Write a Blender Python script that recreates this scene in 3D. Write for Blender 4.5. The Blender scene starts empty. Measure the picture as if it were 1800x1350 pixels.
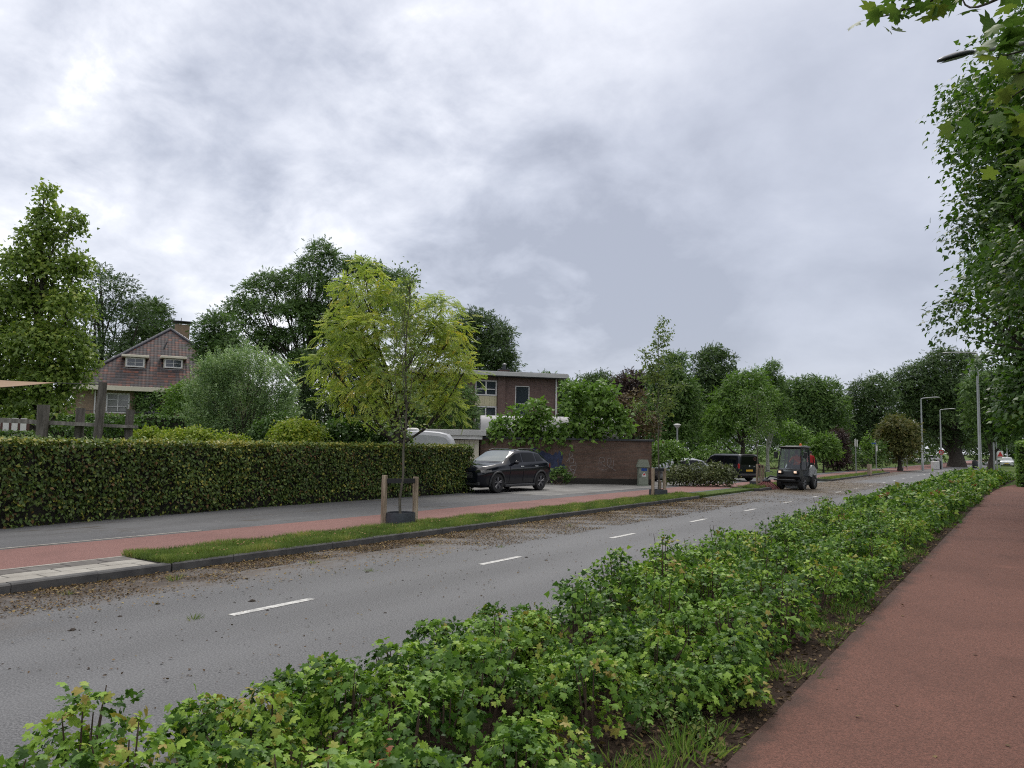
import bpy, math, random
import numpy as np
from mathutils import Vector, Matrix

random.seed(7)
RNG = np.random.default_rng(11)
S = bpy.context.scene
COL = S.collection
PI = math.pi

# ------------------------------------------------------------------ camera
F = 1350.0            # focal length in the photograph's pixels (1800 x 1350)
EYE = np.array([0.0, 0.0, 1.85])
PITCH, ROLL, YAW = math.radians(4.573), math.radians(1.0), math.radians(33.665)
CAM_R = (Matrix.Rotation(YAW, 3, 'Z') @ Matrix.Rotation(PI / 2 + PITCH, 3, 'X') @ Matrix.Rotation(ROLL, 3, 'Z'))
RM = np.array(CAM_R)
cam_data = bpy.data.cameras.new('camera')
cam_data.sensor_width = 36.0
cam_data.sensor_fit = 'HORIZONTAL'
cam_data.lens = 27.0
cam_data.clip_start = 0.05
cam_data.clip_end = 4000.0
cam = bpy.data.objects.new('camera', cam_data)
COL.objects.link(cam)
cam.matrix_world = Matrix.Translation(Vector(EYE)) @ CAM_R.to_4x4()
S.camera = cam


def ray(u, v):
    return RM @ np.array([(u - 900) / F, -(v - 675) / F, -1.0])


def at(u, v, depth):
    """point seen at photo pixel (u, v), depth metres in front of the camera"""
    return ray(u, v) * depth + EYE


def on(u, v, z=0.0):
    """point of the level z seen at photo pixel (u, v)"""
    d = ray(u, v)
    return d * ((z - EYE[2]) / d[2]) + EYE


def foot(u, depth, z):
    p = at(u, 782, depth)
    return np.array([p[0], p[1], z])


def facing(p):
    """rotation about z that turns local -Y towards the camera"""
    return math.atan2(p[1], p[0]) - PI / 2


# ------------------------------------------------------------------ light
SUN_EL, SUN_AZ = math.radians(52), math.radians(118)     # azimuth counter-clockwise from +X
sun_dir = Vector((math.cos(SUN_EL) * math.cos(SUN_AZ), math.cos(SUN_EL) * math.sin(SUN_AZ), math.sin(SUN_EL)))
sd = bpy.data.lights.new('sun', 'SUN')
sd.energy = 0.9
sd.angle = math.radians(22)
sd.color = (1.0, 0.96, 0.90)
so = bpy.data.objects.new('sun', sd)
COL.objects.link(so)
so.rotation_euler = sun_dir.to_track_quat('Z', 'Y').to_euler()

world = bpy.data.worlds.new('World')
S.world = world
world.use_nodes = True


def build_world():
    nt = world.node_tree
    nt.nodes.clear()
    N, L = nt.nodes.new, nt.links.new

    def math_(op, a, b=None, clamp=False):
        n = N('ShaderNodeMath'); n.operation = op; n.use_clamp = clamp
        for i, x in enumerate((a, b)):
            if x is None: continue
            if isinstance(x, (int, float)): n.inputs[i].default_value = x
            else: L(x, n.inputs[i])
        return n.outputs[0]

    def smooth(x, lo, hi, a=0.0, b=1.0):
        n = N('ShaderNodeMapRange'); n.interpolation_type = 'SMOOTHSTEP'
        L(x, n.inputs[0]); n.inputs[1].default_value = lo; n.inputs[2].default_value = hi
        n.inputs[3].default_value = a; n.inputs[4].default_value = b
        return n.outputs[0]

    tc = N('ShaderNodeTexCoord')
    nrm = N('ShaderNodeVectorMath'); nrm.operation = 'NORMALIZE'; L(tc.outputs['Generated'], nrm.inputs[0])
    sep = N('ShaderNodeSeparateXYZ'); L(nrm.outputs[0], sep.inputs[0])
    z = math_('MAXIMUM', sep.outputs[2], 0.0)
    den = math_('ADD', z, 0.45)
    cmb = N('ShaderNodeCombineXYZ')
    L(math_('DIVIDE', sep.outputs[0], den), cmb.inputs[0])
    L(math_('DIVIDE', sep.outputs[1], den), cmb.inputs[1])

    def noise(scale, detail, rough, dist, off):
        m = N('ShaderNodeMapping'); m.inputs['Location'].default_value = off
        L(cmb.outputs[0], m.inputs[0])
        n = N('ShaderNodeTexNoise'); n.inputs['Scale'].default_value = scale
        n.inputs['Detail'].default_value = detail; n.inputs['Roughness'].default_value = rough
        n.inputs['Distortion'].default_value = dist
        L(m.outputs[0], n.inputs['Vector'])
        return n.outputs[0]

    def spot(u, v, lo, hi):
        d = ray(u, v); d = d / np.linalg.norm(d)
        n = N('ShaderNodeVectorMath'); n.operation = 'DOT_PRODUCT'
        L(nrm.outputs[0], n.inputs[0]); n.inputs[1].default_value = tuple(d)
        return smooth(n.outputs['Value'], math.cos(math.radians(lo)), math.cos(math.radians(hi)))

    big = noise(1.05, 4, 0.5, 0.3, (3.1, 1.7, 0))
    mid = noise(2.7, 8, 0.56, 0.25, (5.6, 9.3, 4))
    fine = noise(7.0, 7, 0.58, 0.2, (1.2, 7.7, 5))
    left = spot(330, 150, 46, 8)
    val = math_('ADD', math_('MULTIPLY', math_('SUBTRACT', big, 0.5), 1.1), 0.44)
    val = math_('ADD', val, math_('MULTIPLY', math_('SUBTRACT', mid, 0.5), math_('ADD', math_('MULTIPLY', left, 0.45), 0.70)))
    val = math_('ADD', val, math_('MULTIPLY', math_('SUBTRACT', fine, 0.5), math_('ADD', math_('MULTIPLY', left, 1.0), 0.15)))
    val = math_('ADD', val, math_('MULTIPLY', left, 0.12))
    for (u, v, r, k) in ((130, 10, 7, .75), (270, 130, 6, .60), (175, 205, 7, .65), (85, 275, 6, .55), (780, 140, 8, .60), (520, 345, 8, .50), (490, 400, 5, .35), (350, 20, 6, .5), (640, 70, 8, .40), (1020, 545, 5, .30)):
        val = math_('ADD', val, math_('MULTIPLY', spot(u, v, r, .5), math_('MULTIPLY', math_('SUBTRACT', fine, 0.30), k * 0.50)))
    val = math_('ADD', val, math_('MULTIPLY', spot(1280, 370, 25, 4), -0.20))
    val = math_('ADD', val, math_('MULTIPLY', spot(930, 450, 18, 3), -0.11))
    val = math_('ADD', val, math_('MULTIPLY', spot(1350, 60, 18, 3), 0.10))
    val = math_('ADD', val, math_('MULTIPLY', smooth(z, 0.20, 0.02), 0.14))
    ramp = N('ShaderNodeValToRGB')
    cr = ramp.color_ramp
    cr.elements[0].position = 0.05; cr.elements[0].color = (0.285, 0.306, 0.368, 1)
    cr.elements[1].position = 1.0; cr.elements[1].color = (0.82, 0.82, 0.86, 1)
    for p, c in ((0.30, (0.385, 0.408, 0.476)), (0.52, (0.492, 0.512, 0.575)), (0.76, (0.612, 0.627, 0.68))):
        e = cr.elements.new(p); e.color = (*c, 1)
    L(val, ramp.inputs[0])
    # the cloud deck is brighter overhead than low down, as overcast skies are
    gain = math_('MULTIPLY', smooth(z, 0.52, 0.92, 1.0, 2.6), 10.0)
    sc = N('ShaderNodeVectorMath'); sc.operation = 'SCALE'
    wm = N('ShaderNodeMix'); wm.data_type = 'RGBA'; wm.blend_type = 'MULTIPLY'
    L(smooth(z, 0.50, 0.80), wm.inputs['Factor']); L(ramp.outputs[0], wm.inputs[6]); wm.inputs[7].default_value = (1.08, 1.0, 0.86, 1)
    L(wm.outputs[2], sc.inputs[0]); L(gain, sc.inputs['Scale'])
    sky = N('ShaderNodeTexSky'); sky.sky_type = 'NISHITA'; sky.sun_disc = False
    sky.sun_elevation = SUN_EL; sky.sun_rotation = PI / 2 - SUN_AZ
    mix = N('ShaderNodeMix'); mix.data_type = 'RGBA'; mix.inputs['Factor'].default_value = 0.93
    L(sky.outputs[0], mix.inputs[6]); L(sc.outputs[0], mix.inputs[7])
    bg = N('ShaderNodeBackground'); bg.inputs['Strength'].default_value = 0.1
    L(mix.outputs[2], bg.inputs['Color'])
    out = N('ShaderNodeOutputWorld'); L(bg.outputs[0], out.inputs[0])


build_world()
S.view_settings.view_transform = 'Standard'
S.view_settings.look = 'None'
S.view_settings.exposure = 0.62
S.view_settings.gamma = 1.0
S.cycles.use_denoising = False
S.cycles.filter_width = 1.1
S.cycles.max_bounces = 6
S.cycles.diffuse_bounces = 3
S.cycles.glossy_bounces = 3
S.cycles.transmission_bounces = 4
S.cycles.transparent_max_bounces = 6
S.cycles.caustics_reflective = False
S.cycles.caustics_refractive = False


# ------------------------------------------------------------------ helpers
def link(o, parent=None):
    COL.objects.link(o)
    if parent is not None: o.parent = parent
    return o


def thing(name, label, cat, loc=(0, 0, 0), rotz=0.0, group=None, scale=1.0):
    o = bpy.data.objects.new(name, None)
    o.empty_display_size = 0.2
    link(o)
    o.location = [float(x) for x in loc]; o.rotation_euler = (0, 0, rotz); o.scale = (scale,) * 3
    return tag(o, label, cat, group)


def tag(o, label, cat, group=None, kind=None):
    o['label'] = label; o['category'] = cat
    if group: o['group'] = group
    if kind: o['kind'] = kind
    return o


def struct(o):
    o['kind'] = 'structure'
    return o


def dup(root, loc, rotz=None, label=None, scale=None):
    r = root.copy(); COL.objects.link(r); r.location = [float(x) for x in loc]
    if rotz is not None: r.rotation_euler = (0, 0, rotz)
    if scale is not None: r.scale = (scale,) * 3 if isinstance(scale, (int, float)) else scale
    if label: r['label'] = label
    for ch in root.children:
        c = ch.copy(); COL.objects.link(c); c.parent = r
        for g in ch.children:
            d = g.copy(); COL.objects.link(d); d.parent = c
    return r


class MB:
    """collects shapes, then links them as one mesh object"""
    def __init__(s): s.v = []; s.f = []

    def add(s, vs, fs):
        n = len(s.v)
        s.v += [tuple(float(c) for c in p) for p in vs]
        s.f += [tuple(i + n for i in f) for f in fs]
        return s

    def box(s, x0, x1, y0, y1, z0, z1, bev=0.0, rot=0.0, piv=None):
        if bev <= 0:
            vs = [(x, y, z) for z in (z0, z1) for (x, y) in ((x0, y0), (x1, y0), (x1, y1), (x0, y1))]
            fs = [(3, 2, 1, 0), (4, 5, 6, 7), (0, 1, 5, 4), (1, 2, 6, 5), (2, 3, 7, 6), (3, 0, 4, 7)]
        else:
            b = min(bev, (x1 - x0) * .45, (y1 - y0) * .45, (z1 - z0) * .45)
            def ring(i, z):
                return [(x0 + i + b, y0 + i, z), (x1 - i - b, y0 + i, z), (x1 - i, y0 + i + b, z), (x1 - i, y1 - i - b, z),
                        (x1 - i - b, y1 - i, z), (x0 + i + b, y1 - i, z), (x0 + i, y1 - i - b, z), (x0 + i, y0 + i + b, z)]
            vs = ring(b, z0) + ring(0, z0 + b) + ring(0, z1 - b) + ring(b, z1)
            fs = [tuple(range(7, -1, -1)), tuple(range(24, 32))]
            for k in range(3):
                for j in range(8):
                    a, c = k * 8 + j, k * 8 + (j + 1) % 8
                    fs.append((a, c, c + 8, a + 8))
        if rot:
            px, py = piv if piv else ((x0 + x1) / 2, (y0 + y1) / 2)
            c, q = math.cos(rot), math.sin(rot)
            vs = [(px + (x - px) * c - (y - py) * q, py + (x - px) * q + (y - py) * c, z) for x, y, z in vs]
        return s.add(vs, fs)

    def tube(s, pts, rad, seg=8, cap=True):
        pts = [Vector(p) for p in pts]
        if isinstance(rad, (int, float)): rad = [rad] * len(pts)
        vs, fs = [], []
        up = Vector((0.13, 0.21, 1)).normalized()
        t0 = (pts[1] - pts[0]).normalized()
        a = t0.cross(up)
        if a.length < 0.15: a = t0.cross(Vector((1, 0, 0)))
        a.normalize()
        for i, p in enumerate(pts):
            t = (pts[min(i + 1, len(pts) - 1)] - pts[max(i - 1, 0)])
            t = t.normalized() if t.length > 1e-9 else t0
            a = (a - t * a.dot(t)); a.normalize()
            b = t.cross(a)
            for k in range(seg):
                w = 2 * PI * k / seg
                vs.append(p + (a * math.cos(w) + b * math.sin(w)) * rad[i])
        for i in range(len(pts) - 1):
            for k in range(seg):
                k2 = (k + 1) % seg
                fs.append((i * seg + k, i * seg + k2, (i + 1) * seg + k2, (i + 1) * seg + k))
        if cap:
            fs.append(tuple(range(seg - 1, -1, -1)))
            fs.append(tuple(range((len(pts) - 1) * seg, len(pts) * seg)))
        return s.add(vs, fs)

    def lathe(s, prof, seg=20, c=(0, 0, 0), axis='Z', close=False):
        vs, fs = [], []
        for r, h in prof:
            for k in range(seg):
                w = 2 * PI * k / seg
                x, y = r * math.cos(w), r * math.sin(w)
                if axis == 'Z': vs.append((c[0] + x, c[1] + y, c[2] + h))
                elif axis == 'Y': vs.append((c[0] + x, c[1] + h, c[2] + y))
                else: vs.append((c[0] + h, c[1] + x, c[2] + y))
        n = len(prof)
        for i in range(n - 1 if not close else n):
            j = (i + 1) % n
            for k in range(seg):
                k2 = (k + 1) % seg
                fs.append((i * seg + k, i * seg + k2, j * seg + k2, j * seg + k))
        return s.add(vs, fs)

    def prism(s, poly, d, h0, h1):
        """polygon in a plane pushed along axis d ('X','Y','Z') from h0 to h1"""
        n = len(poly)
        def mk(a, b, h): return {'X': (h, a, b), 'Y': (a, h, b), 'Z': (a, b, h)}[d]
        vs = [mk(a, b, h0) for a, b in poly] + [mk(a, b, h1) for a, b in poly]
        fs = [tuple(range(n - 1, -1, -1)), tuple(range(n, 2 * n))]
        for i in range(n):
            j = (i + 1) % n
            fs.append((i, j, j + n, i + n))
        return s.add(vs, fs)

    def build(s, name, mat, parent=None, smooth=False, loc=None, rotz=None):
        me = bpy.data.meshes.new(name)
        me.from_pydata(s.v, [], s.f)
        me.materials.append(mat)
        if smooth:
            me.polygons.foreach_set('use_smooth', [True] * len(me.polygons))
            try: me.set_sharp_from_angle(angle=math.radians(smooth if smooth is not True else 40))
            except Exception: pass
        me.update()
        o = bpy.data.objects.new(name, me)
        link(o, parent)
        if loc is not None: o.location = [float(x) for x in loc]
        if rotz is not None: o.rotation_euler = (0, 0, rotz)
        return o


def sheet(name, mat, poly, z, nz=0):
    """a flat (or gently graded) sheet over a polygon of (x, y) or (x, y, z)"""
    m = MB()
    m.add([(p[0], p[1], p[2] if len(p) > 2 else z) for p in poly], [tuple(range(len(poly)))])
    return m.build(name, mat)


# ------------------------------------------------------------------ leaves
def norm(a):
    return a / np.maximum(np.linalg.norm(a, axis=-1, keepdims=True), 1e-9)


def T_(v, f): return np.array(v, float), np.array(f, int)


OVAL = T_([(0, 0, 0), (.33, .42, .07), (0, 1, -.05), (-.33, .42, .07)], [(0, 1, 2), (0, 2, 3)])
LANCE = T_([(0, 0, 0), (.085, .45, .02), (0, 1, -.04), (-.085, .45, .02)], [(0, 1, 2), (0, 2, 3)])
BLADE = T_([(-.05, 0, 0), (.05, 0, 0), (.03, .55, .05), (0, 1, .18), (-.03, .55, .05)], [(0, 1, 2), (0, 2, 4), (4, 2, 3)])
_half = [(.20, -.09), (.36, .00), (.54, .00), (.45, .15), (.35, .25), (.50, .36), (.68, .52), (.52, .57), (.42, .64), (.23, .55), (.27, .74), (.12, .84)]
_out = [(0, 0.03)] + _half + [(0, 1.0)] + [(-x, y) for x, y in reversed(_half)]
_mv = [(0, .30, .05)] + [(x, y, .05 - .28 * (x * x + (y - .3) ** 2)) for x, y in _out]
MAPLE = T_(_mv, [(0, i, i % len(_out) + 1) for i in range(1, len(_out) + 1)])
_o2 = [(0, 0), (.46, .08), (.24, .26), (.52, .58), (.17, .56), (0, 1.0), (-.17, .56), (-.52, .58), (-.24, .26), (-.46, .08)]
_mv2 = [(0, .32, .05)] + [(x, y, .05 - .25 * (x * x + (y - .3) ** 2)) for x, y in _o2]
MAPLE2 = T_(_mv2, [(0, i, i % 10 + 1) for i in range(1, 11)])
STAR = T_([(0, 0, 0), (.48, .2, -.03), (.22, .5, .05), (0, 1, -.08), (-.22, .5, .05), (-.48, .2, -.03)],
          [(0, 1, 2), (0, 2, 4), (2, 3, 4), (0, 4, 5)])
_o3 = [(0, 0), (.34, -.02), (.46, .14), (.30, .30), (.50, .50), (.44, .66), (.19, .62), (.13, .92), (0, 1.0)]
_o3 = _o3 + [(-x, y) for x, y in _o3[-2:0:-1]]
FMAPLE = T_([(0, .36, .06)] + [(x, y, .06 - .42 * (x * x + (y - .36) ** 2) + (.05 if i % 3 == 1 else 0)) for i, (x, y) in enumerate(_o3)],
            [(0, i, i % len(_o3) + 1) for i in range(1, len(_o3) + 1)])
_pv, _pf = [], []
for _k in range(7):
    _y = .12 + .125 * _k
    for _s in (-1, 1):
        b = len(_pv); L_ = .20 - .012 * abs(_k - 3)
        zz = -.16 * _y * _y
        _pv += [(0, _y, zz), (_s * L_ * .5, _y + .005, zz + .0), (_s * L_, _y + .10, zz - .06), (_s * L_ * .45, _y + .11, zz)]
        _pf += [(b, b + 1, b + 2), (b, b + 2, b + 3)]
PINNATE = T_(_pv, _pf)
_bv, _bf = [], []
for _k, (ax, ay, a0) in enumerate([(0, 0, .1), (.05, .2, -.9), (-.04, .35, .95), (.02, .5, -.45), (-.02, .62, .55), (0, .75, 0)]):
    b = len(_bv); ca, sa = math.cos(a0), math.sin(a0)
    for (x, y, z) in ((0, 0, 0), (.11, .18, .03), (0, .42, -.03), (-.11, .18, .03)):
        _bv.append((ax + x * ca + y * sa, ay - x * sa + y * ca, z + .05 * (_k % 3 - 1)))
    _bf += [(b, b + 1, b + 2), (b, b + 2, b + 3)]
SPRIG = T_(_bv, _bf)        # a twig tip of six small leaves


def leaves(name, mat, parent, P, N, D, Z, tmpl, var, loc=(0, 0, 0), mats=None):
    tv, tf = tmpl
    P = np.asarray(P, float) - np.asarray(loc, float)
    n, k, nf = len(P), len(tv), len(tf)
    N = norm(N)
    D = D - N * np.sum(D * N, axis=1, keepdims=True)
    D = norm(D)
    B = np.cross(D, N)
    Z = np.broadcast_to(np.asarray(Z, float), (n,))
    V = P[:, None, :] + Z[:, None, None] * (tv[None, :, 0, None] * B[:, None, :] + tv[None, :, 1, None] * D[:, None, :]
                                            + tv[None, :, 2, None] * N[:, None, :])
    Fi = (tf[None, :, :] + (np.arange(n) * k)[:, None, None]).reshape(-1)
    me = bpy.data.meshes.new(name)
    me.vertices.add(n * k); me.vertices.foreach_set('co', V.reshape(-1).astype(np.float32))
    me.loops.add(n * nf * 3); me.loops.foreach_set('vertex_index', Fi.astype(np.int32))
    me.polygons.add(n * nf)
    me.polygons.foreach_set('loop_start', (np.arange(n * nf) * 3).astype(np.int32))
    a = me.attributes.new('tone', 'FLOAT', 'FACE')
    a.data.foreach_set('value', np.repeat(np.clip(var, 0, 1), nf).astype(np.float32))
    me.materials.append(mat)
    me.update(calc_edges=True)
    o = bpy.data.objects.new(name, me)
    return link(o, parent)


def randdir(n, rng=RNG):
    return norm(rng.normal(size=(n, 3)))


def sprays(lobes, n, m, leaf, spread, shell=.55, up=.55, flat=.4, jit=.55, low=-.45, rng=RNG, tone=(.35, .75), droop=.2, szv=.3):
    """n sprays of m leaves over the lobes [(centre, radii)]; returns P, N, D, size, tone"""
    C = np.array([c for c, r in lobes]); R = np.array([np.broadcast_to(r, 3) for c, r in lobes], float)
    w = (R[:, 0] * R[:, 2]) ** 1.0; w = w / w.sum()
    li = rng.choice(len(C), n, p=w)
    d = randdir(n, rng)
    bad = d[:, 2] < low
    d[bad, 2] *= -rng.random(bad.sum())
    d = norm(d)
    fr = shell + (1.08 - shell) * rng.random(n) ** .6
    c = C[li] + d * R[li] * fr[:, None]
    sn = norm(d + np.array([0, 0, up]) + rng.normal(size=(n, 3)) * .3)
    sv = rng.uniform(tone[0], tone[1], n)
    c = np.repeat(c, m, 0); sn = np.repeat(sn, m, 0); dd = np.repeat(d, m, 0)
    q = rng.normal(size=(n * m, 3)) * spread
    q -= sn * np.sum(q * sn, 1, keepdims=True) * (1 - flat)
    P = c + q
    N = norm(sn + rng.normal(size=(n * m, 3)) * jit)
    D = norm(q / max(spread, 1e-6) * .6 + dd * .4 + rng.normal(size=(n * m, 3)) * .5 - np.array([0, 0, droop]))
    Z = leaf * (1 + szv * rng.uniform(-1, 1, n * m))
    V = np.repeat(sv, m) + rng.normal(size=n * m) * .10
    return P, N, D, Z, V


def limb(m, a, b, r0, r1, sag=.12, n=5, seg=6, rng=RNG):
    a, b = np.array(a, float), np.array(b, float)
    L = np.linalg.norm(b - a)
    pts, rad = [], []
    k = rng.normal(size=3) * L * .05
    for i in range(n + 1):
        t = i / n
        p = a + (b - a) * t
        p = p + k * math.sin(PI * t) + np.array([0, 0, -sag * L]) * math.sin(PI * t) * .6
        pts.append(p); rad.append(r0 + (r1 - r0) * t ** .8)
    m.tube(pts, rad, seg)


def grow_trunk(base, lobes, r, top_frac=.85, seg=9, lean=None, sub=2, rng=RNG, fork=.35):
    """tapered trunk with root flare, a limb into every lobe and twigs beyond it, in coordinates local to base"""
    m = MB()
    base = np.array(base, float)
    C = [np.array(c) - base for c, _ in lobes]
    R = [np.max(np.broadcast_to(q, 3)) for _, q in lobes]
    zt = max(c[2] for c in C)
    tip = C[int(np.argmax([c[2] for c in C]))]
    H = zt * top_frac + .3
    n = 9
    pts, rad = [], []
    wob = rng.normal(size=(n + 1, 2)) * r * .25
    for i in range(n + 1):
        t = i / n
        x = tip[0] * t ** 1.9 + wob[i, 0] * (t > .2); y = tip[1] * t ** 1.9 + wob[i, 1] * (t > .2)
        pts.append((x, y, H * t - .06 * (i == 0)))
        rad.append(r * (1.0 - .86 * t) * (1.3 if i == 0 else 1.0))
    m.tube(pts, rad, seg)
    P = np.array(pts)
    for c, q in zip(C, R):
        za = max(min(c[2] * (fork + .25 * rng.random()), H * .9), H * .12)
        if np.hypot(*(c[:2] - tip[:2] * (za / H) ** 1.9)) < .3 and c[2] > H * .8: continue
        t = za / H
        a = np.array([np.interp(za, P[:, 2], P[:, 0]), np.interp(za, P[:, 2], P[:, 1]), za])
        rr = r * (1 - .86 * t) * .55
        limb(m, a, c, rr, rr * .35, sag=.10, rng=rng)
        for _ in range(sub):
            e = c + randdir(1, rng)[0] * q * .8 + np.array([0, 0, q * .25])
            s0 = a + (c - a) * rng.uniform(.55, .95)
            limb(m, s0, e, rr * .38, rr * .08, sag=.05, n=3, seg=5, rng=rng)
    return m


def px_lobes(depth, spec, rng=RNG, thick=.8, zj=.6):
    """lobes given as (u, v, radius in px[, vertical ratio]) in the photograph become balls at their own depth"""
    out = []
    for s in spec:
        u, v, r = s[:3]; q = s[3] if len(s) > 3 else 1.0
        R = r * depth / F
        d = depth + rng.uniform(-zj, zj) * R
        out.append((at(u, v, d), (R, R * thick if False else R, R * q)))
    return out


def tree(name, label, cat, u, depth, spec, trunk_r, leafmat, barkmat, n, m, leaf, spread, tmpl=None, z0=0.03, group=None, sub=2, seed=None,
         zj=.6, fork=.35, dens=3.0, big=1.3, **kw):
    rng = np.random.default_rng(seed if seed is not None else int(u * 7 + depth * 13))
    b = foot(u, depth, z0)
    lob = px_lobes(depth, spec, rng, zj=zj)
    t = thing(name, label, cat, b, group=group)
    grow_trunk(b, lob, trunk_r, sub=sub, rng=rng, fork=fork).build('trunk', barkmat, t, smooth=60)
    P, N, D, Z, V = sprays(lob, int(n * dens), m, leaf * big, spread, rng=rng, **kw)
    leaves('crown', leafmat, t, P, N, D, Z, tmpl or SPRIG, V, loc=b)
    return t


# ------------------------------------------------------------------ materials
def mat_new(name):
    m = bpy.data.materials.new(name); m.use_nodes = True
    nt = m.node_tree
    p = nt.nodes['Principled BSDF']
    return m, nt, p


def plain(name, col, rough=.6, metal=0.0, spec=.5, var=0.0, scale=8.0, coat=0.0):
    m, nt, p = mat_new(name)
    p.inputs['Base Color'].default_value = (*col, 1); p.inputs['Roughness'].default_value = rough
    p.inputs['Metallic'].default_value = metal; p.inputs['Specular IOR Level'].default_value = spec
    if coat: p.inputs['Coat Weight'].default_value = coat; p.inputs['Coat Roughness'].default_value = .04
    if var:
        tc = nt.nodes.new('ShaderNodeTexCoord')
        n = nt.nodes.new('ShaderNodeTexNoise'); n.inputs['Scale'].default_value = scale; n.inputs['Detail'].default_value = 6
        n.inputs['Roughness'].default_value = .65
        r = nt.nodes.new('ShaderNodeValToRGB')
        r.color_ramp.elements[0].position = .3; r.color_ramp.elements[1].position = .72
        r.color_ramp.elements[0].color = (*[c * (1 - var) for c in col], 1)
        r.color_ramp.elements[1].color = (*[min(1, c * (1 + var)) for c in col], 1)
        nt.links.new(tc.outputs['Object'], n.inputs['Vector']); nt.links.new(n.outputs[0], r.inputs[0])
        nt.links.new(r.outputs[0], p.inputs['Base Color'])
        b = nt.nodes.new('ShaderNodeBump'); b.inputs['Strength'].default_value = .15; b.inputs['Distance'].default_value = .01
        nt.links.new(n.outputs[0], b.inputs['Height']); nt.links.new(b.outputs[0], p.inputs['Normal'])
    return m


def leafm(name, cols, trans=.3, rough=.5, scale=.6, amt=.35, spec=.30, k_=1.75):
    """leaf surface: colour runs along cols by each leaf's own tone and by slow drift through the plant"""
    m, nt, p = mat_new(name)
    N, L = nt.nodes.new, nt.links.new
    at_ = N('ShaderNodeAttribute'); at_.attribute_name = 'tone'
    tc = N('ShaderNodeTexCoord')
    n = N('ShaderNodeTexNoise'); n.inputs['Scale'].default_value = scale; n.inputs['Detail'].default_value = 3
    L(tc.outputs['Object'], n.inputs['Vector'])
    a = N('ShaderNodeMath'); a.operation = 'SUBTRACT'; L(n.outputs[0], a.inputs[0]); a.inputs[1].default_value = .5
    b = N('ShaderNodeMath'); b.operation = 'MULTIPLY_ADD'; L(a.outputs[0], b.inputs[0]); b.inputs[1].default_value = amt * 2; L(at_.outputs['Fac'], b.inputs[2])
    r = N('ShaderNodeValToRGB'); cr = r.color_ramp
    k = len(cols)
    for i, c in enumerate(cols):
        pos, col = (c[0], c[1]) if len(c) == 2 else (i / max(k - 1, 1), c)
        col = (col[0] * k_ * 1.08, col[1] * k_, col[2] * k_ * .85)
        if i < 2: e = cr.elements[i]; e.position = pos
        else: e = cr.elements.new(pos)
        e.color = (*col, 1)
    L(b.outputs[0], r.inputs[0])
    L(r.outputs[0], p.inputs['Base Color'])
    p.inputs['Roughness'].default_value = rough; p.inputs['Specular IOR Level'].default_value = spec
    t = N('ShaderNodeBsdfTranslucent')
    g = N('ShaderNodeMix'); g.data_type = 'RGBA'; g.blend_type = 'MULTIPLY'; g.inputs['Factor'].default_value = 1.0
    L(r.outputs[0], g.inputs[6]); g.inputs[7].default_value = (1.3, 1.45, .72, 1)
    L(g.outputs[2], t.inputs[0])
    mx = N('ShaderNodeMixShader'); mx.inputs[0].default_value = trans
    L(p.outputs[0], mx.inputs[1]); L(t.outputs[0], mx.inputs[2])
    L(mx.outputs[0], nt.nodes['Material Output'].inputs[0])
    return m


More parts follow.
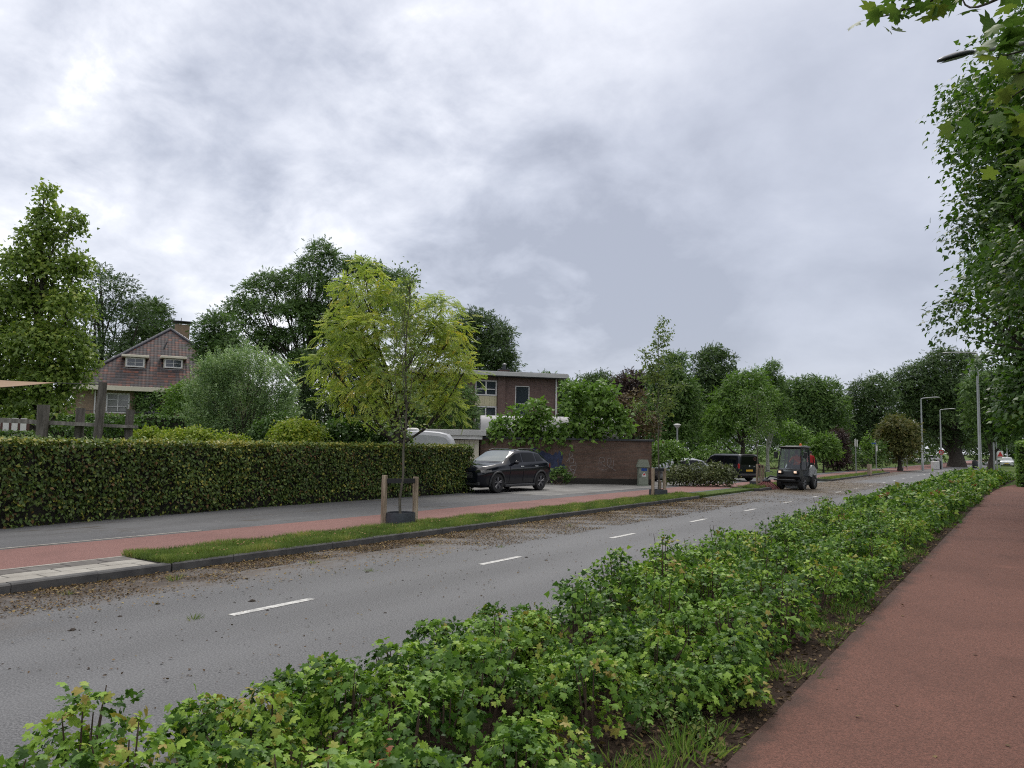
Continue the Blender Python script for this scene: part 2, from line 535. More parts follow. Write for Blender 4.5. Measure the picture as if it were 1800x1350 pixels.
class G:
    """small node-graph writer for the ground materials"""
    def __init__(s, name):
        s.m, s.nt, s.p = mat_new(name)
        s.tc = s.nt.nodes.new('ShaderNodeTexCoord')
        s.pos = s.tc.outputs['Object']

    def noise(s, scale, detail=4, rough=.6, vec=None, dist=0.0, stretch=None):
        n = s.nt.nodes.new('ShaderNodeTexNoise')
        n.inputs['Scale'].default_value = scale; n.inputs['Detail'].default_value = detail
        n.inputs['Roughness'].default_value = rough; n.inputs['Distortion'].default_value = dist
        v = vec or s.pos
        if stretch:
            mp = s.nt.nodes.new('ShaderNodeMapping'); mp.inputs['Scale'].default_value = stretch
            s.nt.links.new(v, mp.inputs[0]); v = mp.outputs[0]
        s.nt.links.new(v, n.inputs['Vector'])
        return n.outputs[0]

    def voro(s, scale, feat='F1'):
        n = s.nt.nodes.new('ShaderNodeTexVoronoi'); n.feature = feat
        n.inputs['Scale'].default_value = scale
        s.nt.links.new(s.pos, n.inputs['Vector'])
        return n

    def math(s, op, a, b=None, clamp=False):
        n = s.nt.nodes.new('ShaderNodeMath'); n.operation = op; n.use_clamp = clamp
        for i, x in enumerate((a, b)):
            if x is None: continue
            if isinstance(x, (int, float)): n.inputs[i].default_value = x
            else: s.nt.links.new(x, n.inputs[i])
        return n.outputs[0]

    def step(s, x, lo, hi, a=0.0, b=1.0):
        n = s.nt.nodes.new('ShaderNodeMapRange'); n.interpolation_type = 'SMOOTHSTEP'
        s.nt.links.new(x, n.inputs[0])
        for i, q in enumerate((lo, hi, a, b)): n.inputs[i + 1].default_value = q
        return n.outputs[0]

    def xyz(s):
        n = s.nt.nodes.new('ShaderNodeSeparateXYZ'); s.nt.links.new(s.pos, n.inputs[0]); return n.outputs

    def mix(s, fac, a, b, mode='MIX'):
        n = s.nt.nodes.new('ShaderNodeMix'); n.data_type = 'RGBA'; n.blend_type = mode
        if isinstance(fac, (int, float)): n.inputs[0].default_value = fac
        else: s.nt.links.new(fac, n.inputs[0])
        for i, q in ((6, a), (7, b)):
            if isinstance(q, tuple): n.inputs[i].default_value = (*q, 1)
            else: s.nt.links.new(q, n.inputs[i])
        return n.outputs[2]

    def done(s, col, rough=.8, bump=None, strength=.3, dist=.01, spec=.3):
        if isinstance(col, tuple): s.p.inputs['Base Color'].default_value = (*col, 1)
        else: s.nt.links.new(col, s.p.inputs['Base Color'])
        if isinstance(rough, (int, float)): s.p.inputs['Roughness'].default_value = rough
        else: s.nt.links.new(rough, s.p.inputs['Roughness'])
        s.p.inputs['Specular IOR Level'].default_value = spec
        if bump is not None:
            b = s.nt.nodes.new('ShaderNodeBump'); b.inputs['Strength'].default_value = strength; b.inputs['Distance'].default_value = dist
            s.nt.links.new(bump, b.inputs['Height']); s.nt.links.new(b.outputs[0], s.p.inputs['Normal'])
        return s.m


def m_road():
    g = G('asphalt')
    sp = g.noise(60, 3, .7); sp2 = g.noise(170, 2, .7); big = g.noise(.35, 4, .55, stretch=(1, .35, 1)); mid = g.noise(3.0, 5, .6)
    c = g.mix(g.step(sp, .36, .66), (.044, .045, .048), (.155, .156, .160))
    c = g.mix(g.step(sp2, .60, .75), c, (.30, .30, .30))
    c = g.mix(g.step(g.noise(26, 3, .7), .60, .72, 0, .7), c, (.055, .054, .054))
    c = g.mix(g.step(big, .35, .7, 0, .30), c, (.165, .167, .175))
    c = g.mix(g.step(mid, .55, .75, 0, .30), c, (.085, .085, .088))
    # polished wheel tracks and the darker strip between them
    x = g.xyz()
    tr = g.math('SINE', g.math('MULTIPLY', g.math('ADD', x[0], g.math('MULTIPLY', g.noise(.25, 3, .5), .35)), 4.18))
    c = g.mix(g.step(tr, .1, .95, 0, .16), c, (.165, .167, .172))
    c = g.mix(g.step(tr, -.3, -1.0, 0, .14), c, (.055, .055, .057))
    # mud and leaf dust left along the far kerb
    edge = g.math('ADD', x[0], g.math('MULTIPLY', g.math('SUBTRACT', g.noise(.33, 4, .6), .5), 3.2))
    m1 = g.step(edge, -8.1, -9.5)
    brk = g.step(g.noise(5.0, 8, .8, stretch=(1, .5, 1)), .38, .56)
    c = g.mix(g.math('MULTIPLY', g.math('MULTIPLY', m1, g.step(g.noise(.6, 5, .6, stretch=(1, .5, 1)), .35, .6)), .55), c, (.098, .080, .062))
    c = g.mix(g.math('MULTIPLY', g.math('MULTIPLY', m1, brk), .85), c, (.082, .060, .041))
    # the wet mud smear beside the paved strip
    q = g.math('ADD', x[0], g.math('ADD', g.math('MULTIPLY', x[1], -.20), g.math('MULTIPLY', g.math('SUBTRACT', g.noise(1.3, 6, .7), .5), 1.1)))
    sm = g.math('MULTIPLY', g.math('MULTIPLY', g.step(q, -10.1, -10.5), g.step(q, -11.35, -10.95)), g.math('MULTIPLY', g.step(x[1], 1.5, 3.0), g.step(x[1], 7.4, 6.3)))
    c = g.mix(g.math('MULTIPLY', g.math('MULTIPLY', sm, g.step(g.noise(4.5, 7, .75), .36, .56)), .9), c, (.040, .029, .021))
    far = g.math('MULTIPLY', g.math('MULTIPLY', g.step(x[1], 32.5, 36.0), g.step(x[1], 53.0, 46.0)), g.step(g.math('ADD', x[0], g.math('MULTIPLY', g.math('SUBTRACT', g.noise(.5, 5, .65), .5), 3.0)), -5.6, -7.6))
    c = g.mix(g.math('MULTIPLY', far, g.step(g.noise(1.6, 7, .75, stretch=(1, .4, 1)), .30, .55, .25, .9)), c, (.098, .074, .046))
    # patches of mud on the lane
    pt = g.math('MULTIPLY', g.step(g.noise(1.1, 6, .7), .58, .70), g.step(edge, -7.6, -9.0))
    c = g.mix(g.math('MULTIPLY', pt, .6), c, (.085, .066, .05))
    return g.done(c, .72, g.math('ADD', g.math('MULTIPLY', sp, .7), g.math('MULTIPLY', sp2, .4)), .55, .008, .35)


def m_redpath(name, a, b, spk, sc=1.0, edge=None):
    g = G(name)
    sp = g.noise(75 * sc, 3, .75); sp2 = g.noise(190 * sc, 2, .7); big = g.noise(.5, 5, .6); mid = g.noise(4, 5, .65)
    c = g.mix(g.step(sp, .34, .68), a, b)
    c = g.mix(g.step(sp2, .60, .74, 0, .8), c, spk)
    c = g.mix(g.step(big, .4, .7, 0, .35), c, tuple(q * .75 for q in a))
    c = g.mix(g.step(mid, .58, .78, 0, .35), c, tuple(q * .6 for q in a))
    if edge is not None:
        x = g.xyz()
        e = g.math('ADD', x[0], g.math('MULTIPLY', g.math('SUBTRACT', g.noise(2.2, 6, .7), .5), .5))
        c = g.mix(g.step(e, edge + .16, edge - .02, 0, .75), c, (.045, .030, .024))
        c = g.mix(g.step(g.noise(1.1, 6, .7), .60, .72, 0, .28), c, tuple(q * 1.25 for q in b))
        c = g.mix(g.step(g.noise(14, 4, .7), .66, .74, 0, .5), c, (.05, .032, .026))
    return g.done(c, .82, g.math('ADD', sp, g.math('MULTIPLY', sp2, .5)), .8, .008, .25)


def m_sidewalk():
    g = G('old_asphalt')
    sp = g.noise(60, 3, .7); big = g.noise(.45, 5, .6, stretch=(1, .4, 1)); ln = g.noise(1.6, 6, .7, stretch=(1.6, .35, 1))
    c = g.mix(g.step(sp, .35, .68), (.050, .051, .055), (.118, .119, .124))
    c = g.mix(g.step(big, .4, .65, 0, .5), c, (.14, .142, .147))
    c = g.mix(g.step(ln, .56, .64, 0, .85), c, (.062, .055, .046))
    c = g.mix(g.step(g.noise(.8, 6, .7), .52, .62, 0, .55), c, (.088, .088, .092))
    c = g.mix(g.step(g.noise(3.1, 5, .7), .62, .72, 0, .6), c, (.20, .195, .185))
    return g.done(c, .8, sp, .5, .008, .25)


def m_concrete(name, a, b, scale=1.5):
    g = G(name)
    n = g.noise(scale, 7, .65); f = g.noise(60, 3, .7)
    c = g.mix(g.step(n, .3, .72), a, b)
    c = g.mix(g.step(f, .55, .75, 0, .35), c, tuple(q * .6 for q in a))
    return g.done(c, .85, g.math('ADD', n, f), .25, .006, .2)


def m_paint():
    g = G('road_paint')
    c = g.mix(g.step(g.noise(9, 7, .75), .30, .62), (.24, .24, .235), (.58, .575, .55))
    c = g.mix(g.step(g.noise(55, 3, .7), .60, .68, 0, .8), c, (.12, .12, .12))
    return g.done(c, .8, None, spec=.2)


def m_soil(name, a, b, c3):
    g = G(name)
    n = g.noise(6, 8, .7); f = g.noise(45, 4, .7)
    c = g.mix(g.step(n, .3, .7), a, b)
    c = g.mix(g.step(f, .55, .7), c, c3)
    return g.done(c, .95, g.math('ADD', n, f), .9, .03, .1)


def m_grass(name, a, b, c3):
    g = G(name)
    n = g.noise(.35, 6, .65); f = g.noise(9, 6, .75); h = g.noise(50, 3, .7)
    c = g.mix(g.step(n, .35, .68), a, b)
    c = g.mix(g.step(f, .42, .72, 0, .8), c, c3)
    c = g.mix(g.step(h, .55, .75, 0, .5), c, tuple(q * .45 for q in a))
    return g.done(c, .95, g.math('ADD', f, h), 1.0, .04, .1)


def m_brick(name, c1, c2, mortar, bw=.21, bh=.06, axis='XZ', stain=.3, scale=1.0):
    g = G(name)
    sx = g.xyz()
    cb = g.nt.nodes.new('ShaderNodeCombineXYZ')
    g.nt.links.new(g.math('ADD', sx[0], sx[1]), cb.inputs[0]); g.nt.links.new(sx[2], cb.inputs[1])
    b = g.nt.nodes.new('ShaderNodeTexBrick')
    g.nt.links.new(cb.outputs[0], b.inputs['Vector'])
    b.inputs['Scale'].default_value = 1.0
    b.inputs['Brick Width'].default_value = bw; b.inputs['Row Height'].default_value = bh
    b.inputs['Mortar Size'].default_value = .008; b.inputs['Mortar Smooth'].default_value = .1; b.inputs['Bias'].default_value = 0
    for k, q in (('Color1', c1), ('Color2', c2), ('Mortar', mortar)): b.inputs[k].default_value = (*q, 1)
    n = g.noise(.9, 6, .65)
    c = g.mix(g.step(n, .42, .72, 0, stain), b.outputs['Color'], tuple(q * .45 for q in c1))
    c = g.mix(g.step(g.noise(7, 4, .6), .5, .8, 0, .5), c, tuple(min(1, q * 1.5) for q in c2))
    return g.done(c, .9, b.outputs['Fac'], .25, -.01, .2)


def m_rooftile():
    """glazed pantiles in courses, each tile its own mix of blue-black and orange-red"""
    g = G('roof_tile')
    uv = g.nt.nodes.new('ShaderNodeUVMap')
    sp = g.nt.nodes.new('ShaderNodeSeparateXYZ'); g.nt.links.new(uv.outputs[0], sp.inputs[0])
    U, Vh = g.math('DIVIDE', sp.outputs[0], .25), g.math('DIVIDE', sp.outputs[1], .345)
    cb = g.nt.nodes.new('ShaderNodeCombineXYZ'); g.nt.links.new(g.math('FLOOR', U), cb.inputs[0]); g.nt.links.new(g.math('FLOOR', Vh), cb.inputs[1])
    wn = g.nt.nodes.new('ShaderNodeTexWhiteNoise'); wn.noise_dimensions = '2D'; g.nt.links.new(cb.outputs[0], wn.inputs['Vector'])
    du, dv = g.math('FRACT', U), g.math('FRACT', Vh)
    k = g.math('ADD', wn.outputs['Value'], g.math('MULTIPLY', g.math('SUBTRACT', g.noise(.5, 3, .6), .5), .8))
    c = g.mix(g.step(k, .25, .85), (.034, .029, .030), (.088, .040, .029))
    c = g.mix(g.step(k, .86, 1.05), c, (.150, .052, .032))
    # highlight painted along the crown of each course, shade painted dark where courses lap
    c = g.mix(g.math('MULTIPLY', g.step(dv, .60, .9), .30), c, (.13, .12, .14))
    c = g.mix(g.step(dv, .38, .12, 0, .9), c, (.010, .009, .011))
    hgt = g.math('ADD', g.math('MULTIPLY', g.math('SINE', g.math('MULTIPLY', du, 6.283)), .25), g.math('MULTIPLY', dv, .5))
    return g.done(c, .6, hgt, .6, .05, .25)


def m_wood(name, a, b, scale=3.0):
    g = G(name)
    n = g.noise(scale, 7, .7, stretch=(5, 5, .6)); f = g.noise(22, 4, .6, stretch=(5, 5, .4))
    c = g.mix(g.step(n, .35, .68), a, b)
    c = g.mix(g.step(f, .58, .74, 0, .8), c, tuple(q * .3 for q in a))
    return g.done(c, .9, g.math('ADD', n, f), .7, .02, .15)


def m_glass(name, tint, rough=.05):
    m = plain(name, tint, rough, 0, .9)
    return m


def lit(name, col, e):
    m, nt, p = mat_new(name)
    p.inputs['Base Color'].default_value = (*col, 1); p.inputs['Emission Color'].default_value = (*col, 1); p.inputs['Emission Strength'].default_value = e
    return m


M = dict(
    road=m_road(),
    redpath=m_redpath('red_asphalt', (.088, .042, .031), (.192, .086, .063), (.29, .18, .14), edge=-1.40),
    redlane=m_redpath('pink_asphalt', (.135, .070, .062), (.265, .140, .122), (.30, .22, .20)),
    sidewalk=m_sidewalk(),
    drive=m_concrete('drive_concrete', (.150, .147, .143), (.255, .25, .24), .8),
    tile_light=m_concrete('pale_paving', (.24, .225, .20), (.36, .345, .31), 2.2),
    tile_dark=m_concrete('grey_paving', (.10, .092, .085), (.17, .16, .15), 2.0),
    joint=plain('paving_joint', (.025, .023, .02), .95),
    kerb=m_concrete('kerb_stone', (.060, .060, .062), (.115, .113, .11), 3.0),
    kerb_pale=m_concrete('pale_kerb_stone', (.16, .155, .145), (.25, .24, .225), 3.0),
    soil=m_soil('mulch', (.022, .015, .011), (.060, .042, .031), (.105, .075, .055)),
    grass=m_grass('lawn_grass', (.060, .098, .026), (.098, .145, .038), (.12, .155, .05)),
    verge=m_grass('verge_grass', (.035, .060, .014), (.060, .095, .022), (.08, .10, .03)),
    paint=m_paint(),
    bark=m_wood('bark', (.035, .030, .025), (.085, .075, .062)),
    bark_pale=m_wood('young_bark', (.085, .078, .06), (.16, .15, .12)),
    bark_birch=m_wood('birch_bark', (.22, .22, .20), (.42, .42, .39)),
    twig=plain('twig', (.07, .045, .03), .8),
    stake=m_wood('stake_wood', (.20, .155, .11), (.52, .43, .32), 1.3),
    post=m_wood('weathered_wood', (.075, .068, .06), (.17, .155, .14), 2.0),
    plank=m_wood('grey_plank', (.13, .12, .11), (.27, .25, .23), 2.0),
    rubber=plain('black_rubber', (.012, .012, .013), .6),
    pot=plain('grey_plastic', (.045, .052, .062), .55, var=.25),
    white=plain('white_paint', (.62, .61, .59), .5, var=.08, scale=3),
    cream=plain('cream_paint', (.60, .56, .45), .5, var=.06, scale=3),
    panel=plain('yellow_panel', (.50, .46, .30), .6, var=.08, scale=2),
    glass=m_glass('window_glass', (.035, .045, .055)),
    glass_net=m_glass('curtained_glass', (.20, .20, .19), .15),
    brick_brown=m_brick('brown_brick', (.130, .078, .066), (.180, .112, .094), (.14, .125, .115)),
    brick_wall=m_brick('garage_brick', (.120, .076, .058), (.175, .112, .086), (.11, .095, .083), stain=.6),
    brick_yellow=m_brick('tan_brick', (.235, .165, .105), (.30, .215, .14), (.22, .19, .15)),
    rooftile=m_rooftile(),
    ridge=plain('ridge_tile', (.05, .052, .065), .4, var=.3, scale=2),
    lead=plain('grey_roofing', (.20, .20, .205), .7, var=.2, scale=2),
    fascia=plain('grey_white_fascia', (.42, .42, .41), .55, var=.12, scale=2),
    vault=plain('vault_skin', (.25, .25, .255), .6, var=.16, scale=1.2),
    steel=plain('galvanised_steel', (.30, .315, .315), .5, .35, var=.15, scale=2),
    steel_dark=plain('dark_steel', (.05, .053, .06), .45, .3),
    lamp_head=plain('lamp_housing', (.055, .06, .07), .4, .2),
    lamp_lens=plain('lamp_lens', (.10, .10, .115), .25),
    black_paint=plain('black_car_paint', (.006, .007, .012), .10, 0, .45),
    black_plastic=plain('black_plastic', (.028, .029, .032), .55),
    car_glass=plain('tinted_car_glass', (.003, .004, .005), .03, 0, .16),
    screen_glass=m_glass('windscreen_glass', (.10, .13, .14), .03),
    tyre=plain('tyre_rubber', (.016, .016, .017), .8),
    alloy=plain('alloy', (.16, .16, .17), .35, .7),
    alloy_dark=plain('dark_alloy', (.14, .14, .15), .35, .4),
    chrome=plain('chrome', (.55, .56, .58), .18, .9),
    silver=plain('silver_car_paint', (.30, .31, .33), .3, .4, coat=.8),
    white_car=plain('white_car_paint', (.55, .56, .57), .3, 0, coat=.8),
    red_lens=plain('red_lens', (.33, .012, .012), .25),
    amber=plain('amber_lens', (.62, .14, .015), .3),
    clear_lens=plain('clear_lens', (.13, .13, .13), .12),
    lit_lens=lit('headlight_on', (1.0, .78, .60), .35),
    plate_yellow=plain('yellow_plate', (.60, .38, .03), .5),
    orange=plain('orange_cloth', (.75, .13, .03), .8),
    red_cloth=plain('red_cloth', (.36, .012, .018), .85, var=.2),
    dark_cloth=plain('dark_cloth', (.015, .016, .022), .9),
    skin=plain('skin', (.42, .24, .17), .6),
    hair=plain('dark_hair', (.02, .015, .012), .7),
    sw_grey=plain('machine_grey', (.30, .31, .32), .45, var=.1),
    sw_dark=plain('machine_black', (.011, .012, .014), .45, var=.2),
    bristle=plain('red_bristle', (.22, .08, .08), .8, var=.3, scale=30),
    blue_sign=plain('blue_sign', (.012, .055, .27), .4),
    yellow_sign=plain('yellow_sign', (.62, .34, .02), .4),
    red_sign=plain('red_sign', (.45, .02, .02), .4),
    white_sign=plain('white_sign', (.62, .62, .60), .4),
    cabinet=plain('cabinet_grp', (.20, .225, .18), .5, var=.12, scale=3),
    sail=plain('shade_sail', (.27, .18, .115), .8, var=.06, scale=2),
    brown_board=plain('brown_board', (.075, .03, .022), .7),
    graf_blue=plain('blue_spray', (.035, .045, .095), .85, var=.6, scale=3),
    graf_white=plain('white_spray', (.24, .21, .20), .85, var=.4, scale=5),
    # leaves
    beech=leafm('beech_hedge_leaf', [(0, (.080, .048, .020)), (.16, (.026, .040, .012)), (.5, (.036, .068, .018)), (.85, (.074, .108, .028)), (1, (.165, .165, .038))], .22, .42, .55, .42, k_=1.8),
    maple_low=leafm('field_maple_leaf', [(0, (.012, .030, .008)), (.40, (.034, .074, .016)), (.68, (.072, .132, .024)), (.88, (.105, .168, .030)), (.97, (.115, .145, .034)), (1, (.12, .105, .034))], .22, .42, 1.3, .24, spec=.14, k_=2.2),
    maple_red=leafm('red_maple_leaf', [(0, (.10, .050, .022)), (1, (.20, .070, .036))], .3, .5, k_=1.3),
    maple_big=leafm('maple_leaf', [(0, (.014, .034, .009)), (.5, (.028, .062, .014)), (.85, (.052, .100, .020)), (1, (.10, .12, .025))], .30, .42, .5, .30, k_=1.95),
    maple_near=leafm('near_maple_leaf', [(0, (.026, .056, .018)), (.6, (.052, .095, .030)), (1, (.095, .125, .036))], .38, .45, 1.5, .2, spec=.12, k_=1.75),
    oak=leafm('oak_leaf', [(0, (.013, .026, .011)), (.5, (.025, .047, .018)), (1, (.045, .075, .025))], .25, .5, .25, .35, k_=2.5),
    oak_mid=leafm('mid_green_leaf', [(0, (.018, .038, .014)), (.5, (.036, .068, .022)), (1, (.062, .105, .032))], .28, .5, .3, .35, k_=2.55),
    bright=leafm('bright_green_leaf', [(0, (.026, .055, .014)), (.5, (.050, .098, .022)), (1, (.088, .150, .034))], .32, .45, .4, .3, k_=2.1),
    liquid=leafm('sweetgum_leaf', [(0, (.026, .046, .015)), (.5, (.058, .092, .024)), (.85, (.100, .138, .034)), (1, (.13, .15, .035))], .32, .45, .4, .3, k_=2.5),
    gold=leafm('golden_leaf', [(0, (.075, .112, .034)), (.5, (.135, .178, .048)), (.82, (.20, .225, .060)), (1, (.28, .225, .055))], .38, .5, .55, .30, k_=2.3),
    young=leafm('young_tree_leaf', [(0, (.038, .062, .026)), (.6, (.062, .095, .036)), (1, (.11, .13, .04))], .3, .5, .8, .25, k_=2.2),
    willow=leafm('willow_leaf', [(0, (.048, .082, .046)), (.5, (.080, .125, .070)), (1, (.135, .185, .11))], .25, .5, .5, .25, k_=2.5),
    yellow=leafm('yellow_shrub_leaf', [(0, (.055, .095, .014)), (.6, (.120, .170, .022)), (.9, (.20, .20, .03)), (1, (.27, .15, .03))], .3, .5, .8, .25, k_=1.8),
    dark=leafm('dark_shrub_leaf', [(0, (.013, .030, .010)), (.5, (.027, .056, .016)), (1, (.050, .090, .024))], .25, .38, .8, .3, k_=2.2),
    purple=leafm('purple_leaf', [(0, (.022, .016, .020)), (.6, (.042, .028, .032)), (1, (.07, .045, .04))], .2, .5, .5, .3, k_=1.3),
    brown=leafm('brownish_leaf', [(0, (.045, .030, .022)), (.5, (.075, .055, .035)), (1, (.09, .09, .035))], .2, .6, .5, .3, k_=1.2),
    russet=leafm('russet_green_leaf', [(0, (.030, .040, .016)), (.5, (.058, .072, .024)), (1, (.10, .085, .03))], .25, .5, .5, .3, k_=1.9),
    bushy=leafm('grey_green_leaf', [(0, (.020, .026, .015)), (.5, (.048, .066, .030)), (.9, (.085, .105, .046)), (1, (.12, .085, .045))], .2, .5, 1.2, .3),
    blade=leafm('grass_blade', [(0, (.030, .046, .016)), (.4, (.054, .086, .026)), (.75, (.088, .120, .038)), (1, (.17, .155, .075))], .25, .55, 2.6, .55, k_=2.2),
    weed=leafm('weed_leaf', [(0, (.040, .085, .020)), (.6, (.080, .145, .034)), (1, (.15, .19, .06))], .3, .5, 1.5, .25, k_=1.5),
    litter=leafm('leaf_litter', [(0, (.045, .030, .020)), (.5, (.110, .075, .045)), (.8, (.19, .135, .075)), (1, (.20, .17, .07))], .1, .8, 1.0, .2, k_=0.85),
    litter_pale=leafm('dry_leaf', [(0, (.12, .08, .045)), (.6, (.22, .16, .08)), (1, (.26, .22, .10))], .1, .8, 1.0, .2, k_=1.0),
    mud=plain('mud_clod', (.032, .024, .018), .95, var=.4, scale=20),
)


# ------------------------------------------------------------------ setting
GZ = 0.10            # level of the verges and gardens above the carriageway
struct(sheet('ground', M['grass'], [(-900, -500), (900, -500), (900, 1500), (-900, 1500)], -0.03))
struct(sheet('road', M['road'], [(-10.0, -60), (-4.0, -60), (-4.0, 420), (-10.0, 420)], 0.0))
mb = MB(); mb.box(-260, -10.15, -80, 38.0, -0.05, GZ); struct(mb.build('left_ground', M['grass']))
mb = MB(); mb.box(-4.0, 120, -80, 420, -0.05, GZ); struct(mb.build('right_ground', M['grass']))
struct(sheet('cycle_path', M['redlane'], [(-13.25, -60), (-11.15, -60), (-11.15, 38), (-13.05, 38)], GZ + .016))
struct(sheet('footpath', M['sidewalk'], [(-15.5, -60), (-13.25, -60), (-13.05, 38), (-17.9, 38), (-17.1, 12.6), (-16.3, 6.9)], GZ + .010))
struct(sheet('driveway', M['drive'], [(-13.9, 23.4), (-13.6, 38), (-34, 38), (-34, 29), (-22.5, 23.4)], GZ + .014))
mb = MB(); mb.add([(-11.15, 28.3, GZ + .014), (-9.97, 28.3, .003), (-9.97, 34.6, .003), (-11.15, 34.6, GZ + .014), (-11.15, 28.3, -.02), (-11.15, 34.6, -.02)],
                  [(0, 1, 2, 3), (0, 4, 1), (3, 2, 5)])
struct(mb.build('driveway_apron', M['sidewalk']))
# beyond the driveway the side street lies level with the road
struct(sheet('side_street', M['sidewalk'], [(-90, 38.02), (-10.0, 38.02), (-10.0, 49.5), (-16, 49.5), (-90, 66)], 0.004))
struct(sheet('far_footpath', M['sidewalk'], [(-14.6, 49.5), (-13.2, 47), (-10.4, 130), (-10.4, 300), (-12.5, 300), (-13.0, 130), (-14.3, 62)], 0.010))
struct(sheet('far_cycle_path', M['redlane'], [(-13.2, 38.02), (-11.2, 38.02), (-11.2, 60), (-10.0, 78), (-7.6, 130), (-7.6, 300), (-10.6, 300), (-12.6, 130), (-13.1, 70)], 0.016))
struct(sheet('path', M['redpath'], [(-1.46, -30), (1.7, -30), (1.7, 30), (.9, 44), (2.4, 60), (.2, 60), (-1.1, 47), (-1.40, 36)], GZ + .012))
struct(sheet('planting_bed', M['soil'], [(-3.86, -30), (-1.46, -30), (-1.40, 36), (-1.1, 47), (-.4, 66), (-3.86, 66)], GZ + .006))


def kerb(name, runs, mat, w=.15, top=.12, seg=1.0):
    m = MB()
    for (x0, y0, x1, y1) in runs:
        a, b = np.array([x0, y0]), np.array([x1, y1]); L = np.linalg.norm(b - a); n = max(1, round(L / seg))
        t = (b - a) / L; q = np.array([-t[1], t[0]])
        for i in range(n):
            s0, s1 = L * i / n + .004, L * (i + 1) / n - .004
            dz = RNG.uniform(-.004, .004); dx = RNG.uniform(-.004, .004)
            c = [a + t * s0 + q * dx, a + t * s1 + q * dx, a + t * s1 + q * (w + dx), a + t * s0 + q * (w + dx)]
            bev = .018
            ci = [a + t * s0 + q * (bev + dx), a + t * s1 + q * (bev + dx), a + t * s1 + q * (w + dx), a + t * s0 + q * (w + dx)]
            z1 = top + dz
            vs = [(*p, -.03) for p in c] + [(*p, z1 - bev) for p in c] + [(*p, z1) for p in ci]
            m.add(vs, [(0, 1, 5, 4), (1, 2, 6, 5), (3, 0, 4, 7), (2, 3, 7, 6), (4, 5, 9, 8), (8, 9, 10, 11), (5, 6, 10, 9), (7, 4, 8, 11), (6, 7, 11, 10)])
    return struct(m.build(name, mat))


kerb('kerb', [(-10.0, 6.5, -10.0, 27.6), (-10.0, 27.6, -10.35, 28.5), (-10.35, 28.5, -11.1, 29.0)], M['kerb'], top=.125)
kerb('pale_kerb', [(-10.0, -14, -10.0, 6.48)], M['kerb'], top=.120)
kerb('near_kerb', [(-4.0, 120, -4.0, -30)], M['kerb_pale'], top=.115)


# paving beside the kerb: pale slabs in two rows, then grey slabs
def slabs(name, mat, x0, x1, y0, y1, rows, ln, off, z=GZ + .008):
    m = MB(); w = (x1 - x0) / rows
    for r in range(rows):
        y = y0 - off * r
        while y < y1:
            a, b = max(y, y0) + .005, min(y + ln, y1) - .005
            if b - a > .06:
                dz = RNG.uniform(-.003, .003)
                m.box(x0 + r * w + .009, x0 + (r + 1) * w - .009, a + .006, b - .006, z - .03, z + .012 + dz, .006)
            y += ln
    return struct(m.build(name, mat))


struct(sheet('pavement_bed', M['joint'], [(-11.15, -14), (-10.14, -14), (-10.14, 6.5), (-11.15, 6.5)], GZ + .006))
slabs('pale_pavement', M['tile_light'], -10.74, -10.15, -14, 6.38, 2, .62, .31)
slabs('grey_pavement', M['tile_dark'], -11.08, -10.75, -14, 6.42, 1, .5, .2)
mb = MB(); mb.box(-11.145, -11.085, -14, 6.45, GZ, GZ + .024); struct(mb.build('pavement_edging', M['tile_light']))
mb = MB(); mb.box(-13.29, -13.235, -14, 9.2, GZ, GZ + .020); struct(mb.build('cycle_path_edging', M['tile_light']))

# lane dashes
dm = MB()
for k in range(-3, 30):
    y = 5.30 + 4.52 * k
    dm.add([(-7.12, y, .004), (-7.01, y, .004), (-7.01, y + 1.13, .004), (-7.12, y + 1.13, .004)], [(0, 1, 2, 3)])
struct(dm.build('lane_marking', M['paint']))

# grass verges
struct(sheet('grass_verge', M['verge'], [(-11.14, 6.62), (-10.14, 6.52), (-10.14, 27.7), (-10.5, 28.5), (-11.14, 28.9)], GZ + .018))


def verge_island(name, poly, top=.10):
    m = MB(); m.prism(poly, 'Z', -.05, top)
    struct(m.build(name, M['verge']))
    n = len(poly)
    k = MB()
    for i in range(n):
        a, b = np.array(poly[i]), np.array(poly[(i + 1) % n])
        t = (b - a) / np.linalg.norm(b - a); q = np.array([t[1], -t[0]])
        p = [a + q * .003, b + q * .003, b + q * .12, a + q * .12]
        k.prism([tuple(x) for x in p], 'Z', -.05, top + .012)
    struct(k.build(name + '_kerb', M['kerb']))


V2 = [(-10.02, 35.2), (-10.02, 44.0), (-11.1, 44.6), (-11.1, 35.6), (-10.6, 35.0)]
V3 = [(-10.0, 50.5), (-10.0, 75), (-10.6, 75.5), (-11.1, 60.0), (-11.0, 51.0)]
verge_island('second_verge', V2); verge_island('third_verge', V3)


def grass_blades(name, n, poly_fn, z, ln, label, seed):
    rng = np.random.default_rng(seed)
    xy = poly_fn(n, rng); n = len(xy)
    P = np.column_stack([xy, np.full(n, z)])
    up = norm(np.column_stack([rng.normal(size=(n, 2)) * .45, np.ones(n)]))
    Nn = norm(np.column_stack([rng.normal(size=(n, 2)), np.zeros(n)]))
    cl = .5 + .5 * np.sin(xy[:, 0] * 7.1 + 1.3) * np.sin(xy[:, 1] * 3.7)
    hh = ln * (.55 + .6 * rng.random(n)) * (.75 + .5 * cl)
    o = leaves(name, M['blade'], None, P, Nn, up, hh, BLADE, .15 + .5 * cl + .35 * rng.random(n) * rng.random(n))
    o['kind'] = 'stuff'; o['label'] = label; o['category'] = 'grass'
    return o


def rect(x0, x1, y0, y1, pw=1.0):
    return lambda n, rng: np.column_stack([rng.uniform(x0, x1, n), y0 + (y1 - y0) * rng.random(n) ** pw])


